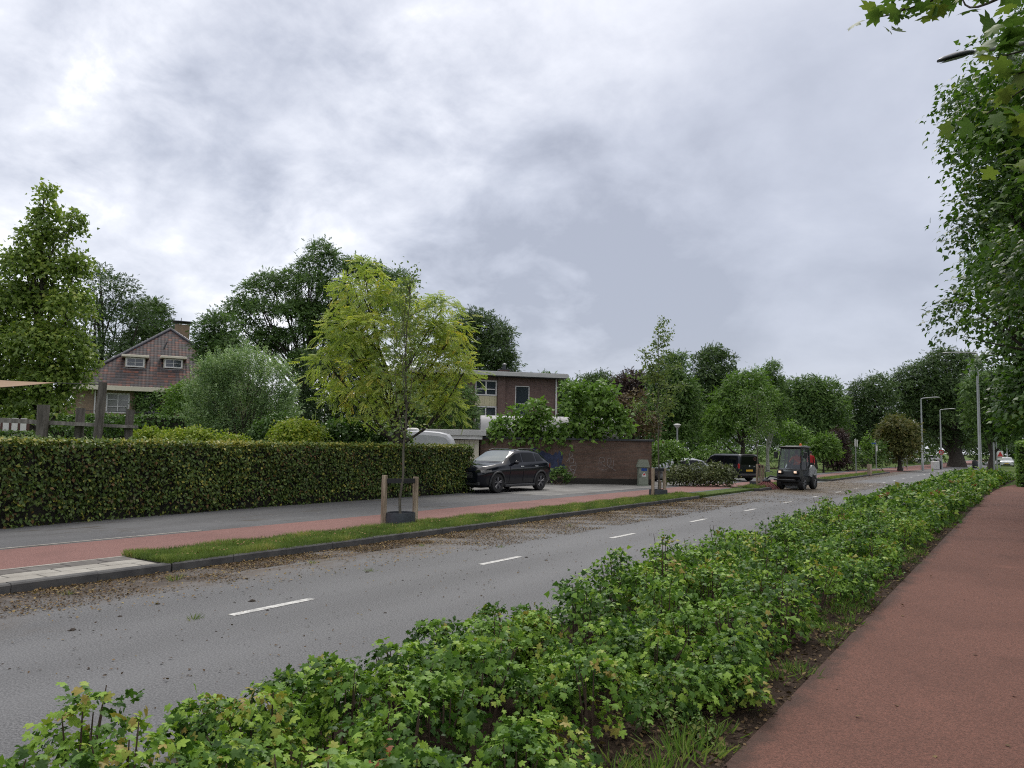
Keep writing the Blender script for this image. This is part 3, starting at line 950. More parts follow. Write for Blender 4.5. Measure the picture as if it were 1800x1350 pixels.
grass_blades('verge_grass', 70000, rect(-11.20, -10.02, 6.45, 28.4, 1.35), GZ + .015, .10, 'short green grass on the kerbside verge around the two nearer staked trees', 3)
grass_blades('far_verge_grass', 9000, lambda n, r: np.vstack([rect(-11.05, -10.1, 35.3, 44.2)(n // 2, r), rect(-10.9, -10.05, 51, 74)(n // 2, r)]), .10, .14,
             'grass on the two farther verge islands beyond the driveway', 4)


_r = np.random.default_rng(19)
n = 900
y = 6.6 + 21.5 * _r.random(n) ** 1.3; x = -11.12 + 1.0 * _r.random(n)
P = np.column_stack([x, y, np.full(n, GZ + .075) + _r.random(n) * .02])
o = leaves('verge_litter', M['litter_pale'], None, P, norm(np.column_stack([_r.normal(size=(n, 2)) * .6, np.ones(n)])), randdir(n, _r), _r.uniform(.02, .055, n), OVAL, _r.random(n))
tag(o, 'dry pale leaves caught in the grass of the nearer verge', 'leaf litter', kind='stuff')


# leaf dust, twigs and clods swept along the far kerb
def litter(n, seed):
    rng = np.random.default_rng(seed)
    out = []
    def band(k, x0, x1, y0, y1, px=2.0):
        y = rng.uniform(y0, y1, k); x = x0 + (x1 - x0) * rng.random(k) ** px
        cl = np.sin(y * 2.3 + x * 1.7) + np.sin(y * 5.1 - x * 3.3 + 1) + rng.normal(size=k) * .7
        keep = cl > -.5
        out.append(np.column_stack([x[keep], y[keep]]))
    band(int(n * .12), -9.98, -8.7, 1.5, 6.8, 1.5)
    band(int(n * .20), -9.98, -9.3, 6.6, 12.5, 1.6)
    band(int(n * .34), -9.98, -8.0, 11.0, 20.0, 1.9)
    band(int(n * .16), -9.98, -7.9, 19.0, 28.0, 1.5)
    band(int(n * .05), -10.1, -6.2, 28.0, 36.0, 1.2)
    band(int(n * .08), -9.8, -6.4, 36.0, 50.0, 1.2)
    band(int(n * .05), -9.9, -8.6, 50.0, 76.0, 1.4)
    band(int(n * .04), -9.5, -5.0, 3.0, 30.0, 1.2)
    xy = np.vstack(out); m = len(xy)
    P = np.column_stack([xy, rng.uniform(.004, .016, m)])
    N = norm(np.column_stack([rng.normal(size=(m, 2)) * .35, np.ones(m)]))
    D = randdir(m, rng)
    Z = (.007 + .034 * rng.random(m) ** 2.2) * (1 + .5 * (xy[:, 1] > 20))
    o = leaves('road_litter', M['litter'], None, P, N, D, Z, OVAL, rng.random(m) ** 1.3)
    tag(o, 'brown leaf dust, twigs and mud strewn over the road along the far kerb', 'leaf litter', kind='stuff')

    k = 5200
    y = 4 + 25 * rng.random(k); x = -9.98 + 1.9 * rng.random(k) ** 2.2
    o = leaves('road_leaves', M['litter_pale'], None, np.column_stack([x, y, rng.uniform(.008, .02, k)]), norm(np.column_stack([rng.normal(size=(k, 2)) * .4, np.ones(k)])), randdir(k, rng), rng.uniform(.02, .05, k), OVAL, rng.random(k))
    tag(o, 'pale dry leaf pieces among the debris along the far kerb', 'leaf litter', kind='stuff')


litter(140000, 21)


def lumps(name, mat, pts, sizes, seed=5, flat=.5):
    rng = np.random.default_rng(seed); m = MB()
    ph = [(.0, -.4), (.75, -.32), (1.0, 0.05), (.8, .55), (.35, .85), (0, .95)]
    for p, s in zip(pts, sizes):
        vs, fs = [], []
        k = 7
        for j, (r, h) in enumerate(ph):
            for i in range(k):
                w = 2 * PI * i / k + j * .3
                q = r * s * rng.uniform(.7, 1.25)
                vs.append((p[0] + q * math.cos(w), p[1] + q * math.sin(w), p[2] + h * s * flat * rng.uniform(.8, 1.2)))
        for j in range(len(ph) - 1):
            for i in range(k):
                i2 = (i + 1) % k
                fs.append((j * k + i, j * k + i2, (j + 1) * k + i2, (j + 1) * k + i))
        m.add(vs, fs)
    return m.build(name, mat)


_r = np.random.default_rng(77)
cp = [on(443, 1057), on(127, 1108), on(277, 1062), on(210, 1084), on(645, 1006), on(960, 985), on(925, 980)]
cs = [.045, .04, .03, .025, .03, .03, .03]
for _ in range(150):
    y = _r.uniform(2.5, 46); x = -10 + 4.2 * _r.random() ** 1.6
    cp.append(np.array([x, y, 0])); cs.append(_r.uniform(.007, .020) * (1 + .6 * (y > 25)))
o = lumps('mud_clods', M['mud'], cp, cs)
tag(o, 'dark clods of mud scattered over the road surface', 'mud', kind='stuff')


def tufts(name, mat, spots, label, cat, seed, per=26, ln=.14, tm=BLADE, spread=.06, lean=.6):
    rng = np.random.default_rng(seed)
    c = np.repeat(np.array([s[:3] for s in spots]), per, 0); k = np.repeat(np.array([s[3] if len(s) > 3 else 1.0 for s in spots]), per)
    n = len(c)
    off = rng.normal(size=(n, 2)) * spread * k[:, None]
    P = c + np.column_stack([off, np.zeros(n)])
    up = norm(np.column_stack([off / spread * lean / np.maximum(k, .3)[:, None] + rng.normal(size=(n, 2)) * .25, np.ones(n)]))
    N = norm(np.column_stack([rng.normal(size=(n, 2)), rng.normal(size=n) * .3]))
    o = leaves(name, mat, None, P, N, up, ln * k * rng.uniform(.5, 1.15, n), tm, rng.random(n))
    return tag(o, label, cat, kind='stuff')


tufts('road_weeds', M['blade'], [(*on(307, 1020), 1.2), (*on(340, 1088), .8), (*on(118, 1045), .7), (*on(650, 1004), .7), (*on(550, 990), .7), (*on(880, 962), .6),
                                 (*on(1000, 925), .8), (*on(740, 960), .7), (*on(258, 965), 1.0), (*on(235, 972), 1.2), (*on(262, 992), 1.3)],
      'small tufts of grass growing and lying by the far kerb', 'weeds', 9, per=46, ln=.085, spread=.05)

# mulch, weeds and fallen leaves in the planting bed
_r = np.random.default_rng(31)
n = 9000
y = -1.5 + 26 * _r.random(n) ** 1.7; x = -1.42 - .85 * _r.random(n) ** .9
P = np.column_stack([x, y, np.full(n, GZ + .012) + _r.random(n) * .02])
o = leaves('bed_litter', M['litter'], None, P, norm(np.column_stack([_r.normal(size=(n, 2)) * .5, np.ones(n)])), randdir(n, _r), _r.uniform(.02, .055, n), OVAL, _r.random(n) ** 1.5)
tag(o, 'dead leaves and twigs on the dark soil between the low hedge and the red path', 'leaf litter', kind='stuff')
n = 90
y = 1 + 40 * _r.random(n); x = -1.2 + 2.7 * _r.random(n) ** 1.6
P = np.column_stack([x, y, np.full(n, GZ + .018)])
o = leaves('path_litter', M['litter'], None, P, norm(np.column_stack([_r.normal(size=(n, 2)) * .3, np.ones(n)])), randdir(n, _r), _r.uniform(.025, .05, n), OVAL, .3 + .7 * _r.random(n))
tag(o, 'a few dead leaves lying on the red path', 'leaf litter', kind='stuff')
sp = []
for _ in range(260):
    yy = 2.0 + 34 * _r.random() ** 1.25
    cl = math.sin(yy * 1.9) + math.sin(yy * .83 + 1)
    if cl < -.35: continue
    sp.append((-1.50 - .40 * _r.random(), yy, GZ + .01, _r.uniform(.6, 1.5)))
for (u, v, k) in ((1215, 1330, 1.6), (1235, 1300, 1.4), (1190, 1310, 1.6), (1260, 1290, 1.2), (1175, 1345, 1.5), (1345, 1195, 1.3), (1370, 1190, 1.1), (1440, 1110, 1.4), (1300, 1240, 1.0), (1200, 1270, 1.6)):
    p = on(u, v, GZ + .01); sp.append((p[0], p[1], p[2], k))
tufts('bed_grass', M['weed'], sp, 'bright grass tufts along the edge of the red path below the low hedge', 'weeds', 12, per=40, ln=.085, spread=.05)
sp = []
for (u, v, k) in ((1150, 1290, 1), (1170, 1260, 1.2), (1205, 1250, 1.2), (1240, 1225, 1), (1215, 1300, .8), (1265, 1215, 1), (1235, 1265, 1.1)):
    p = on(u, v, GZ); sp.append((p[0], p[1], k))
m = MB(); PP, NN, DD, ZZ = [], [], [], []
for x, y, k in sp:
    for _ in range(4):
        h = k * _r.uniform(.18, .34); bx, by = x + _r.normal() * .06, y + _r.normal() * .06
        lx, ly = _r.normal() * .06, _r.normal() * .06
        m.tube([(bx, by, GZ), (bx + lx * .5, by + ly * .5, GZ + h * .5), (bx + lx, by + ly, GZ + h)], [.003, .0025, .001], 5)
        for t in np.linspace(.15, 1, 22):
            PP.append((bx + lx * t, by + ly * t, GZ + h * t)); a = _r.uniform(0, 6.28)
            NN.append((math.cos(a) * .4, math.sin(a) * .4, 1)); DD.append((math.cos(a), math.sin(a), .35)); ZZ.append((.06 - .035 * t) * _r.uniform(.7, 1.2))
o = leaves('weed_plants', M['weed'], None, np.array(PP), np.array(NN, float), np.array(DD), np.array(ZZ), OVAL, _r.random(len(PP)))
tag(o, 'slender leafy weeds growing from bare soil at the path edge in front of the low hedge', 'weeds', kind='stuff')
st = m.build('weed_stems', M['weed'], None); tag(st, 'thin upright stems of the weeds by the path edge', 'weeds', kind='stuff')


# ------------------------------------------------------------------ the low maple hedge beside the red path
def low_hedge():
    t = thing('low_hedge', 'long low leafy maple hedge between the road and the near red path', 'hedge', (-2.7, 0, GZ))
    rng = np.random.default_rng(44)
    stems = MB(); red = [[], [], [], [], []]
    acc = {0: [], 1: []}
    y = -2.0
    clumps = []
    while y < 64:
        stp = .40 if y < 8 else (.42 if y < 20 else .5)
        xr = -1.88 if y < 30 else -1.75
        if y < 4.6: xr = -2.22
        if y > 42: xr = -1.75 + (y - 42) * .035
        nx = max(3, int((xr + 3.72) / stp) + 1)
        for i in range(nx):
            x = -3.72 + (xr + 3.72) * i / (nx - 1) + rng.normal() * .09
            yy = y + rng.normal() * .10
            if rng.random() < .05: continue
            edge = min(1, (x + 3.95) / .5, (xr + .2 - x) / .45)
            wav = .5 + .5 * math.sin(yy * .9 + 1.1 * math.sin(x * 1.7 + yy * .31))
            h = (.40 + .18 * wav + rng.normal() * .05) * (.80 + .20 * max(edge, 0))
            if yy > 30: h *= .95
            if yy < 6: h *= .86
            clumps.append((x, yy, max(h, .22)))
        y += stp
    for (x, yy, h) in clumps:
        d = math.hypot(x, yy)
        R = rng.uniform(.19, .30); h *= rng.uniform(.70, 1.22)
        if d < 6.8: ns, nm, leaf, sp, which = 30, 19, .038, .046, 0
        elif d < 19: ns, nm, leaf, sp, which = 27, 14, .047, .054, 1
        elif d < 42: ns, nm, leaf, sp, which = 18, 9, .095, .10, 1
        else: ns, nm, leaf, sp, which = 8, 7, .16, .15, 1
        c = np.array([x, yy, GZ + h * .56])
        q = sprays([(c, (R, R, h * .50))], ns, nm, leaf, sp, shell=.6, up=.95, flat=.35, jit=.5, low=-.75, rng=rng, tone=(.05, .90), droop=.35, szv=.55)
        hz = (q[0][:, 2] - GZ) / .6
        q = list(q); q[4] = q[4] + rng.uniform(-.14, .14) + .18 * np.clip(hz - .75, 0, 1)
        keep = q[0][:, 2] > GZ + .03
        acc[which].append([a[keep] for a in q])
        nst = 5 if d < 9 else (3 if d < 20 else 1)
        for _ in range(nst):
            a = rng.uniform(0, 6.28); rr = R * rng.uniform(.2, .95)
            top = (x + rr * math.cos(a), yy + rr * math.sin(a), GZ + h * rng.uniform(.75, 1.10))
            b0 = (x + .06 * math.cos(a), yy + .06 * math.sin(a), GZ - .01)
            mid = ((top[0] * .45 + b0[0] * .55), (top[1] * .45 + b0[1] * .55), GZ + h * .5)
            stems.tube([b0, mid, top], [.008, .006, .003], 5)
        if rng.random() < .04:
            k = 1
            a = rng.uniform(0, 6.28); rr = R * .5
            cc = np.array([x + rr * math.cos(a), yy + rr * math.sin(a), GZ + h * 1.02])
            q = sprays([(cc, .05)], 3, 6, leaf * .8, .04, up=.8, rng=rng, tone=(.2, .9))
            for j in range(5): red[j].append(q[j])
    for w in (0, 1):
        A = [np.concatenate([c[j] for c in acc[w]]) for j in range(5)]
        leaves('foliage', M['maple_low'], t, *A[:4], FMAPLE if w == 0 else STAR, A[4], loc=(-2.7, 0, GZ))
    A = [np.concatenate(r) for r in red]
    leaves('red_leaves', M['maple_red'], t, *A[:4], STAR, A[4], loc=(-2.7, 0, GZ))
    s = stems.build('stems', M['twig'], t); s.location = (2.7, 0, -GZ)


low_hedge()


# ------------------------------------------------------------------ clipped hedges
def clipped(name, label, path, w, z0, z1, dens, leaf, mat, core, seed, left=True, tm=OVAL, rough=.035, faces=('front', 'top', 'end', 'back'), top_tone=.32, rim=0):
    """hedge along path (front line, list of xy), body lies w to its left; leaves cover its faces"""
    rng = np.random.default_rng(seed)
    path = [np.array(p, float) for p in path]
    base = (*((path[0] + path[-1]) / 2), z0)
    t = thing(name, label, 'hedge', base)
    acc = [[], [], [], [], []]
    core_mb = MB()
    def emit(P, N, D, tone):
        k = len(P)
        acc[0].append(P + N * (rng.normal(size=(k, 1)) * rough)); acc[1].append(norm(N + rng.normal(size=(k, 3)) * .62))
        acc[2].append(D); acc[3].append(leaf * rng.uniform(.7, 1.25, k)); acc[4].append(tone)
    for i in range(len(path) - 1):
        a, b = path[i], path[i + 1]; L = np.linalg.norm(b - a); tt = (b - a) / L; q = np.array([-tt[1], tt[0]])
        def face(fl, n, N):
            k = int(n * dens)
            if k < 1: return
            s = rng.random(k) * L
            if fl in ('front', 'back'):
                zz = z0 + (z1 - z0) * rng.random(k); off = np.zeros(k) if fl == 'front' else np.full(k, w)
                off = off + (-.045 if fl == 'front' else .045) * (np.sin(s * 1.3 + 2) * np.sin(zz * 3) + .7 * np.sin(s * 3.1 + zz * 2.2) + .5 * np.sin(s * 7.3 - zz * 4))
            else:
                zz = np.full(k, z1) + .02 * np.sin(s * 2.1) + .014 * np.sin(s * 5.7 + 1); off = rng.random(k) * w
            xy = a + tt * s[:, None] + q * off[:, None]
            P = np.column_stack([xy, zz])
            D = np.column_stack([rng.normal(size=(k, 2)) * .6, -.7 + rng.normal(size=k) * .5]) if fl != 'top' else randdir(k, rng)
            tone = .5 + .28 * rng.normal(size=k)
            if fl == 'front':
                bare = (zz - z0 < .42 * (.6 + .5 * np.sin(s * 2.7) * np.sin(s * .9 + 1))) & (rng.random(k) < .62)
                P, D, tone, k = P[~bare], D[~bare], tone[~bare], int((~bare).sum())
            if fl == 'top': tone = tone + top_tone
            emit(P, np.broadcast_to(np.array(N, float), (k, 3)), D, tone)
        if 'front' in faces: face('front', L * (z1 - z0), (-q[0], -q[1], .15))
        if 'back' in faces: face('back', L * (z1 - z0) * .5, (q[0], q[1], .15))
        if 'top' in faces: face('top', L * w, (0, 0, 1))
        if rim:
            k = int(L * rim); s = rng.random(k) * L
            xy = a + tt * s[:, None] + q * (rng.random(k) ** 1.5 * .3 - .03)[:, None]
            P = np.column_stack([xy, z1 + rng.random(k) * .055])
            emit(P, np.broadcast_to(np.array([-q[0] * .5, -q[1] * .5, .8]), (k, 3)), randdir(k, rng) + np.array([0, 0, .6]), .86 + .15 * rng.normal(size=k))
        if 'end' in faces and i == len(path) - 2:
            k = int(w * (z1 - z0) * dens)
            P = np.column_stack([b + q * (rng.random(k) * w)[:, None], z0 + (z1 - z0) * rng.random(k)])
            emit(P, np.broadcast_to(np.array([tt[0], tt[1], .15]), (k, 3)), np.column_stack([rng.normal(size=(k, 2)), np.full(k, -.8)]), .5 + .28 * rng.normal(size=k))
        if 'start' in faces and i == 0:
            k = int(w * (z1 - z0) * dens)
            P = np.column_stack([a + q * (rng.random(k) * w)[:, None], z0 + (z1 - z0) * rng.random(k)])
            emit(P, np.broadcast_to(np.array([-tt[0], -tt[1], .15]), (k, 3)), np.column_stack([rng.normal(size=(k, 2)), np.full(k, -.8)]), .5 + .28 * rng.normal(size=k))
        ins = .09
        a2, b2 = a + tt * (ins if i == 0 else 0), b - tt * (ins if i == len(path) - 2 else 0)
        poly = [a2 + q * ins, b2 + q * ins, b2 + q * (w - ins), a2 + q * (w - ins)]
        core_mb.prism([tuple(p) for p in poly], 'Z', z0 - .02, z1 - ins)
    A = [np.concatenate(r) for r in acc]
    leaves('foliage', mat, t, *A[:4], tm, A[4], loc=base)
    c = core_mb.build('branches', core, t); c.location = (-base[0], -base[1], -base[2])
    return t


M['core'] = plain('hedge_inside', (.014, .013, .008), .95, var=.5, scale=12)
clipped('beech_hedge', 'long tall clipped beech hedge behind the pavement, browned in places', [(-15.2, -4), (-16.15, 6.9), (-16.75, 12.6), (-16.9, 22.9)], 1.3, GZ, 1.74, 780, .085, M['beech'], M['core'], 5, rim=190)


# ------------------------------------------------------------------ trees and shrubs
BK = M['bark']
# young street trees in the verge, each with stakes and a plastic ring
def staked_tree(label, xy, z, H, spec, n, m_, leaf, mat, stakes, seed, ring=True, sh=1.08, trunk_r=.032, spread=.16, up=.3):
    rng = np.random.default_rng(seed)
    b = np.array([xy[0], xy[1], z])
    t = thing('street_tree', label, 'tree', b, group='young staked trees along the verge')
    lob = [(b + np.array([dx, dy, h]), (r, r, r * q)) for dx, dy, h, r, q in spec]
    mb = MB()
    pts = [(0, 0, 0)]; rad = [trunk_r * 1.15]
    for i in range(1, 11):
        s = i / 10
        pts.append((rng.normal() * .02 + spec[-1][0] * s * .9, rng.normal() * .02 + spec[-1][1] * s * .9, H * s)); rad.append(trunk_r * (1 - .82 * s))
    mb.tube(pts, rad, 8)
    PP = np.array(pts)
    nb = 30
    tips = []
    for i in range(nb):
        s = rng.uniform(.30, .95); h0 = H * s
        c = np.array([np.interp(h0, PP[:, 2], PP[:, 0]), np.interp(h0, PP[:, 2], PP[:, 1]), h0])
        k = rng.choice(len(spec), p=np.array([q[3] ** 1.6 for q in spec]) / sum(q[3] ** 1.6 for q in spec)); lc = np.array(lob[k][0]) - b; e = lc + randdir(1, rng)[0] * np.array(lob[k][1]) * .9
        if e[2] < h0 - .2: e[2] = h0 + rng.uniform(0, .5)
        limb(mb, c, e, trunk_r * .42 * (1.1 - s * .6), .004, sag=-.02, rng=rng, seg=5, n=4)
        tips.append((c, e))
    mb.build('trunk', M['bark_pale'], t, smooth=60)
    # leaves ride on the branches
    C, E = np.array([a for a, _ in tips]), np.array([e for _, e in tips])
    i = rng.integers(0, nb, n); s = rng.uniform(.25, 1.05, n)[:, None]
    c = C[i] + (E[i] - C[i]) * s + rng.normal(size=(n, 3)) * spread * .6 + b
    d = norm(E[i] - C[i] + rng.normal(size=(n, 3)) * .4)
    c = np.repeat(c, m_, 0); d = np.repeat(d, m_, 0); k = len(c)
    P = c + rng.normal(size=(k, 3)) * spread * .5
    N = norm(np.array([0, 0, up]) + rng.normal(size=(k, 3)) * .6)
    leaves('crown', mat, t, P, N, d + rng.normal(size=(k, 3)) * .6, leaf * rng.uniform(.7, 1.3, k), OVAL, np.repeat(rng.uniform(.2, .8, n), m_) + rng.normal(size=k) * .1, loc=b)
    return t


def stake(loc, h, label, rad=.065):
    m = MB()
    m.tube([(0, 0, -.05), (.004, .003, h * .4), (-.004, .004, h * .75), (0, 0, h)], [rad, rad * .96, rad * .98, rad * .95], 12)
    o = m.build('stake', M['stake'], None, smooth=50, loc=loc, rotz=random.uniform(0, 6))
    return tag(o, label, 'stake', 'wooden stakes around the young trees')


def ring(loc, r, h, label):
    m = MB(); m.lathe([(r, -.05), (r * 1.03, h * .1), (r, h), (r - .012, h), (r - .014, -.05)], 28, close=True)
    o = m.build('watering_ring', M['pot'], None, smooth=50, loc=loc)
    tag(o, label, 'watering ring', 'plastic rings round the young trees')
    s = MB(); s.lathe([(0, h * .62), (r - .02, h * .58)], 20); s.build('soil', M['soil'], o)
    return o


def strap(a, b, c, z, label, wid=.05):
    """rubber belt from stake a past the trunk b to stake c"""
    m = MB()
    for p, q in ((a, b), (b, c)):
        p, q = np.array(p), np.array(q); t = (q - p) / np.linalg.norm(q - p); n = np.array([-t[1], t[0]])
        for k, s in ((0, 1), (1, -1)):
            e = .035 * s
            pp = [p + n * e, q + n * e, q + n * (e + .008), p + n * (e + .008)]
            m.prism([tuple(x) for x in pp], 'Z', z - wid, z + wid)
    o = m.build('rubber_strap', M['rubber'])
    return tag(o, label, 'strap', 'rubber straps tying trees to stakes')


t1 = on(704, 921, GZ + .02)
staked_tree('nearest young street tree with thin pale trunk, tied between two tall wooden stakes', t1[:2], GZ, 5.4,
            [(-.2, 0, 2.4, .45, 1.0), (.35, .2, 3.0, .55, 1.0), (-.35, .1, 3.3, .50, 1.0), (.15, 0, 3.9, .45, 1.2), (-.1, 0, 4.4, .40, 1.2), (.25, .1, 4.9, .32, 1.2), (.08, 0, 5.35, .22, 1.4)],
            190, 9, .075, M['young'], 2, 101)
RV = np.array([math.cos(YAW), math.sin(YAW)]); FV = np.array([-math.sin(YAW), math.cos(YAW)])
ring((*t1[:2], GZ), .31, .27, 'grey plastic ring around the foot of the nearest young tree')
sa, sb = t1[:2] - RV * .36 - FV * .05, t1[:2] + RV * .27 + FV * .30
stake((*sa, GZ), 1.06, 'stout peeling stake left of the nearest young tree, its top level with the black strap')
stake((*sb, GZ), 1.02, 'dark blotched stake right of the nearest young tree, behind its grey ring')
strap(sa, t1[:2], sb, GZ + .94, 'black strap spanning the two stakes of the nearest young tree')

t2 = on(1157, 871, GZ + .02)
staked_tree('tall sparse young tree with see-through pointed crown in front of the graffiti wall', t2[:2], GZ, 6.5,
            [(-.5, 0, 2.5, .5, 1), (.5, .2, 2.4, .5, 1), (-.75, 0, 3.3, .5, .9), (.6, .1, 3.3, .55, .9), (-.5, 0, 4.2, .5, .9), (.45, 0, 4.3, .5, .9), (-.1, 0, 5.2, .42, 1.2), (.1, 0, 5.9, .28, 1.3), (0, 0, 6.4, .18, 1.5)],
            230, 9, .105, M['young'], 2, 102)
ring((*t2[:2], GZ), .33, .24, 'grey plastic ring around the foot of the tall sparse young tree')
sa, sb, sc = t2[:2] - RV * .24 - FV * .25, t2[:2] + RV * .25 + FV * .1, t2[:2] + RV * .14 + FV * .40
stake((*sa, GZ), 1.02, 'pale stake left of the tall sparse young tree', .062)
stake((*sb, GZ), 1.00, 'orange-brown stake right of the tall sparse young tree', .062)
stake((*sc, GZ), .55, 'short stub of a stake behind the tall sparse young tree', .055)
strap(sa, t2[:2], sb, GZ + .96, 'black strap across the stakes of the tall sparse young tree')

t3 = on(1331, 853, GZ)
staked_tree('small bushy young tree with upswept branches in front of the black van', t3[:2], GZ, 4.6,
            [(-.5, 0, 2.2, .5, .9), (.5, 0, 2.3, .55, .9), (-.75, 0, 3.0, .5, .9), (.7, .1, 3.0, .55, .9), (0, 0, 3.1, .6, 1), (-.35, 0, 3.7, .45, 1), (.35, 0, 3.8, .45, 1), (.05, 0, 4.5, .28, 1.2)],
            190, 9, .10, M['oak_mid'], 2, 103, spread=.2)
ring((*t3[:2], GZ), .36, .17, 'low grey plastic ring under the small bushy young tree by the van')
sa, sb, sc = t3[:2] - RV * .10 - FV * .35, t3[:2] + RV * .18 + FV * .05, t3[:2] + RV * .34 + FV * .1
stake((*sa, GZ), 1.05, 'pale forward stake in front of the black van, left of three', .062)
stake((*sb, GZ), 1.03, 'middle stake of the three in front of the black van', .062)
stake((*sc, GZ), 1.01, 'dark stake at the right edge of the black van', .06)
strap(sa, t3[:2], sc, GZ + .93, 'black strap over the stakes in front of the black van')

t4 = on(1527, 834, GZ)
staked_tree('low young sapling with light green leaves on the farthest verge island', t4[:2], GZ, 2.9,
            [(-.15, 0, 1.2, .35, 1.2), (.25, 0, 1.3, .35, 1.2), (0, 0, 1.9, .40, 1.1), (-.1, 0, 2.4, .30, 1.2), (.0, 0, 2.8, .2, 1.2)], 120, 8, .14, M['bright'], 0, 104, spread=.18)
stake((*(t4[:2] - FV * .4 - RV * .12), .1), .80, 'thick short brown stake before the sapling on the farthest verge island', .17)

# golden tree behind the beech hedge
gt = tree('golden_tree', 'broad feathery yellow-green tree behind the beech hedge, rising over the nearest staked tree', 'tree', 706, 25.5,
          [(640, 480, 22), (625, 515, 30), (665, 530, 34), (700, 520, 24), (600, 590, 34), (645, 590, 40), (690, 590, 36), (575, 640, 28), (620, 650, 36), (670, 650, 38), (590, 690, 22), (645, 700, 30),
           (735, 570, 34), (775, 545, 26), (760, 600, 36), (795, 590, 26), (740, 645, 38), (790, 640, 32), (815, 655, 20), (770, 690, 30), (725, 700, 30), (690, 715, 26), (655, 735, 20), (790, 715, 18), (615, 480 + 75, 22)],
          .13, M['gold'], BK, 820, 6, .36, .20, dens=.92, big=1.0, tmpl=PINNATE, z0=GZ, shell=.5, up=1.25, flat=.18, jit=.28, low=-.7, droop=.06, tone=(.15, .85), szv=.35, sub=3, fork=.38, zj=.9)

# sweetgum at far left
tree('sweetgum_tree', 'tall pointed sweetgum tree with star leaves above the playground posts', 'tree', 70, 30,
     [(78, 345, 10, 1.8), (78, 385, 18, 1.5), (60, 420, 26), (95, 425, 22), (130, 395, 16, 1.6), (45, 470, 36), (95, 480, 38), (135, 470, 24), (20, 530, 40), (70, 540, 44), (125, 540, 36), (-30, 540, 40),
      (10, 600, 44), (60, 610, 46), (115, 610, 40), (-45, 620, 44), (140, 640, 26), (30, 670, 44), (90, 670, 40), (-30, 690, 40), (130, 670, 24), (60, 715, 34), (5, 720, 34), (110, 712, 20), (-60, 470, 28)],
     .20, M['liquid'], BK, 1150, 9, .155, .20, dens=2.6, big=1.0, tmpl=STAR, z0=GZ, shell=.45, up=.45, tone=(.25, .85), sub=3, fork=.55)

# dark old trees behind the tiled house
tree('old_oak', 'dark oak with sky gaps left of the tiled house roof', 'tree', 175, 92,
     [(180, 510, 30), (215, 515, 28), (150, 560, 38), (205, 560, 40), (245, 560, 30), (140, 620, 36), (190, 625, 42), (235, 620, 30), (160, 680, 36), (110, 590, 30), (175, 480, 12)], .55, M['oak'], BK, 520, 7, .36, .55, dens=2.0, shell=.55, tone=(.15, .75))
tree('old_oak', 'dark oak directly behind the chimney of the tiled house', 'tree', 290, 98,
     [(270, 555, 24), (290, 590, 26), (255, 600, 28), (300, 635, 30), (262, 540, 14), (240, 640, 28)], .45, M['oak'], BK, 300, 7, .38, .55, tone=(.2, .8))
tree('old_oak', 'rounded dark tree just right of the tiled house chimney', 'tree', 376, 49,
     [(360, 578, 15), (378, 568, 17), (398, 573, 18), (362, 605, 17), (384, 605, 24), (405, 612, 24), (362, 632, 15), (385, 640, 26), (408, 655, 24), (378, 670, 24)], .25, M['oak_mid'], BK, 300, 7, .20, .28, z0=GZ, tone=(.1, .6))
# spreading tree in the middle
tree('spreading_tree', 'tall layered dark tree with visible limbs between the grey willow and the golden tree', 'tree', 525, 58,
     [(565, 440, 20, .8), (545, 465, 22, .7), (580, 455, 18, .7), (605, 480, 24, .7), (515, 490, 24, .6), (470, 495, 24, .6), (445, 510, 24, .6), (500, 515, 28, .6), (550, 500, 30, .7), (590, 520, 34, .7), (630, 470, 22, .7), (655, 490, 26), (700, 500, 22),
      (425, 540, 26, .6), (410, 560, 20, .6), (460, 545, 32, .6), (510, 550, 30, .6), (560, 555, 34, .6), (610, 560, 36), (480, 590, 26, .6), (570, 600, 34), (620, 620, 36), (440, 575, 20, .6), (470, 620, 24, .7), (500, 600, 26, .7), (545, 580, 28, .7), (455, 600, 20, .7), (535, 545, 30, .7), (680, 540, 34), (540, 640, 30)],
     .34, M['oak_mid'], BK, 1000, 8, .24, .30, dens=3.3, big=1.2, z0=GZ, shell=.45, up=.9, flat=.25, tone=(.2, .8), sub=4, fork=.42, low=-.3)
tree('dark_conifer', 'very dark broad evergreen filling the gap under the layered tree', 'tree', 585, 52,
     [(560, 660, 40), (600, 660, 44), (635, 670, 40), (570, 720, 44), (620, 725, 46), (660, 730, 34), (530, 720, 34), (690, 690, 40), (720, 720, 40)], .3, M['oak'], BK, 420, 8, .22, .3, z0=GZ, shell=.7, tone=(0, .35))
tree('round_tree', 'dense rounded tree above the flat roof of the brown brick house', 'tree', 850, 84,
     [(820, 570, 20), (850, 575, 24), (880, 590, 22), (830, 610, 30), (870, 620, 30), (893, 640, 18), (845, 650, 32), (885, 660, 22), (835, 555, 10), (800, 600, 26)], .4, M['oak'], BK, 460, 8, .30, .42, shell=.65, tone=(.25, .8))
tree('small_tree', 'leafy mid green tree beside the brown brick house, half hidden by the golden tree', 'tree', 800, 44,
     [(775, 690, 26), (810, 700, 24), (790, 730, 30), (825, 735, 20), (750, 720, 30), (812, 752, 24), (765, 755, 24), (720, 745, 26)], .12, M['oak_mid'], BK, 330, 8, .16, .22, z0=GZ, shell=.6, tone=(.15, .8))

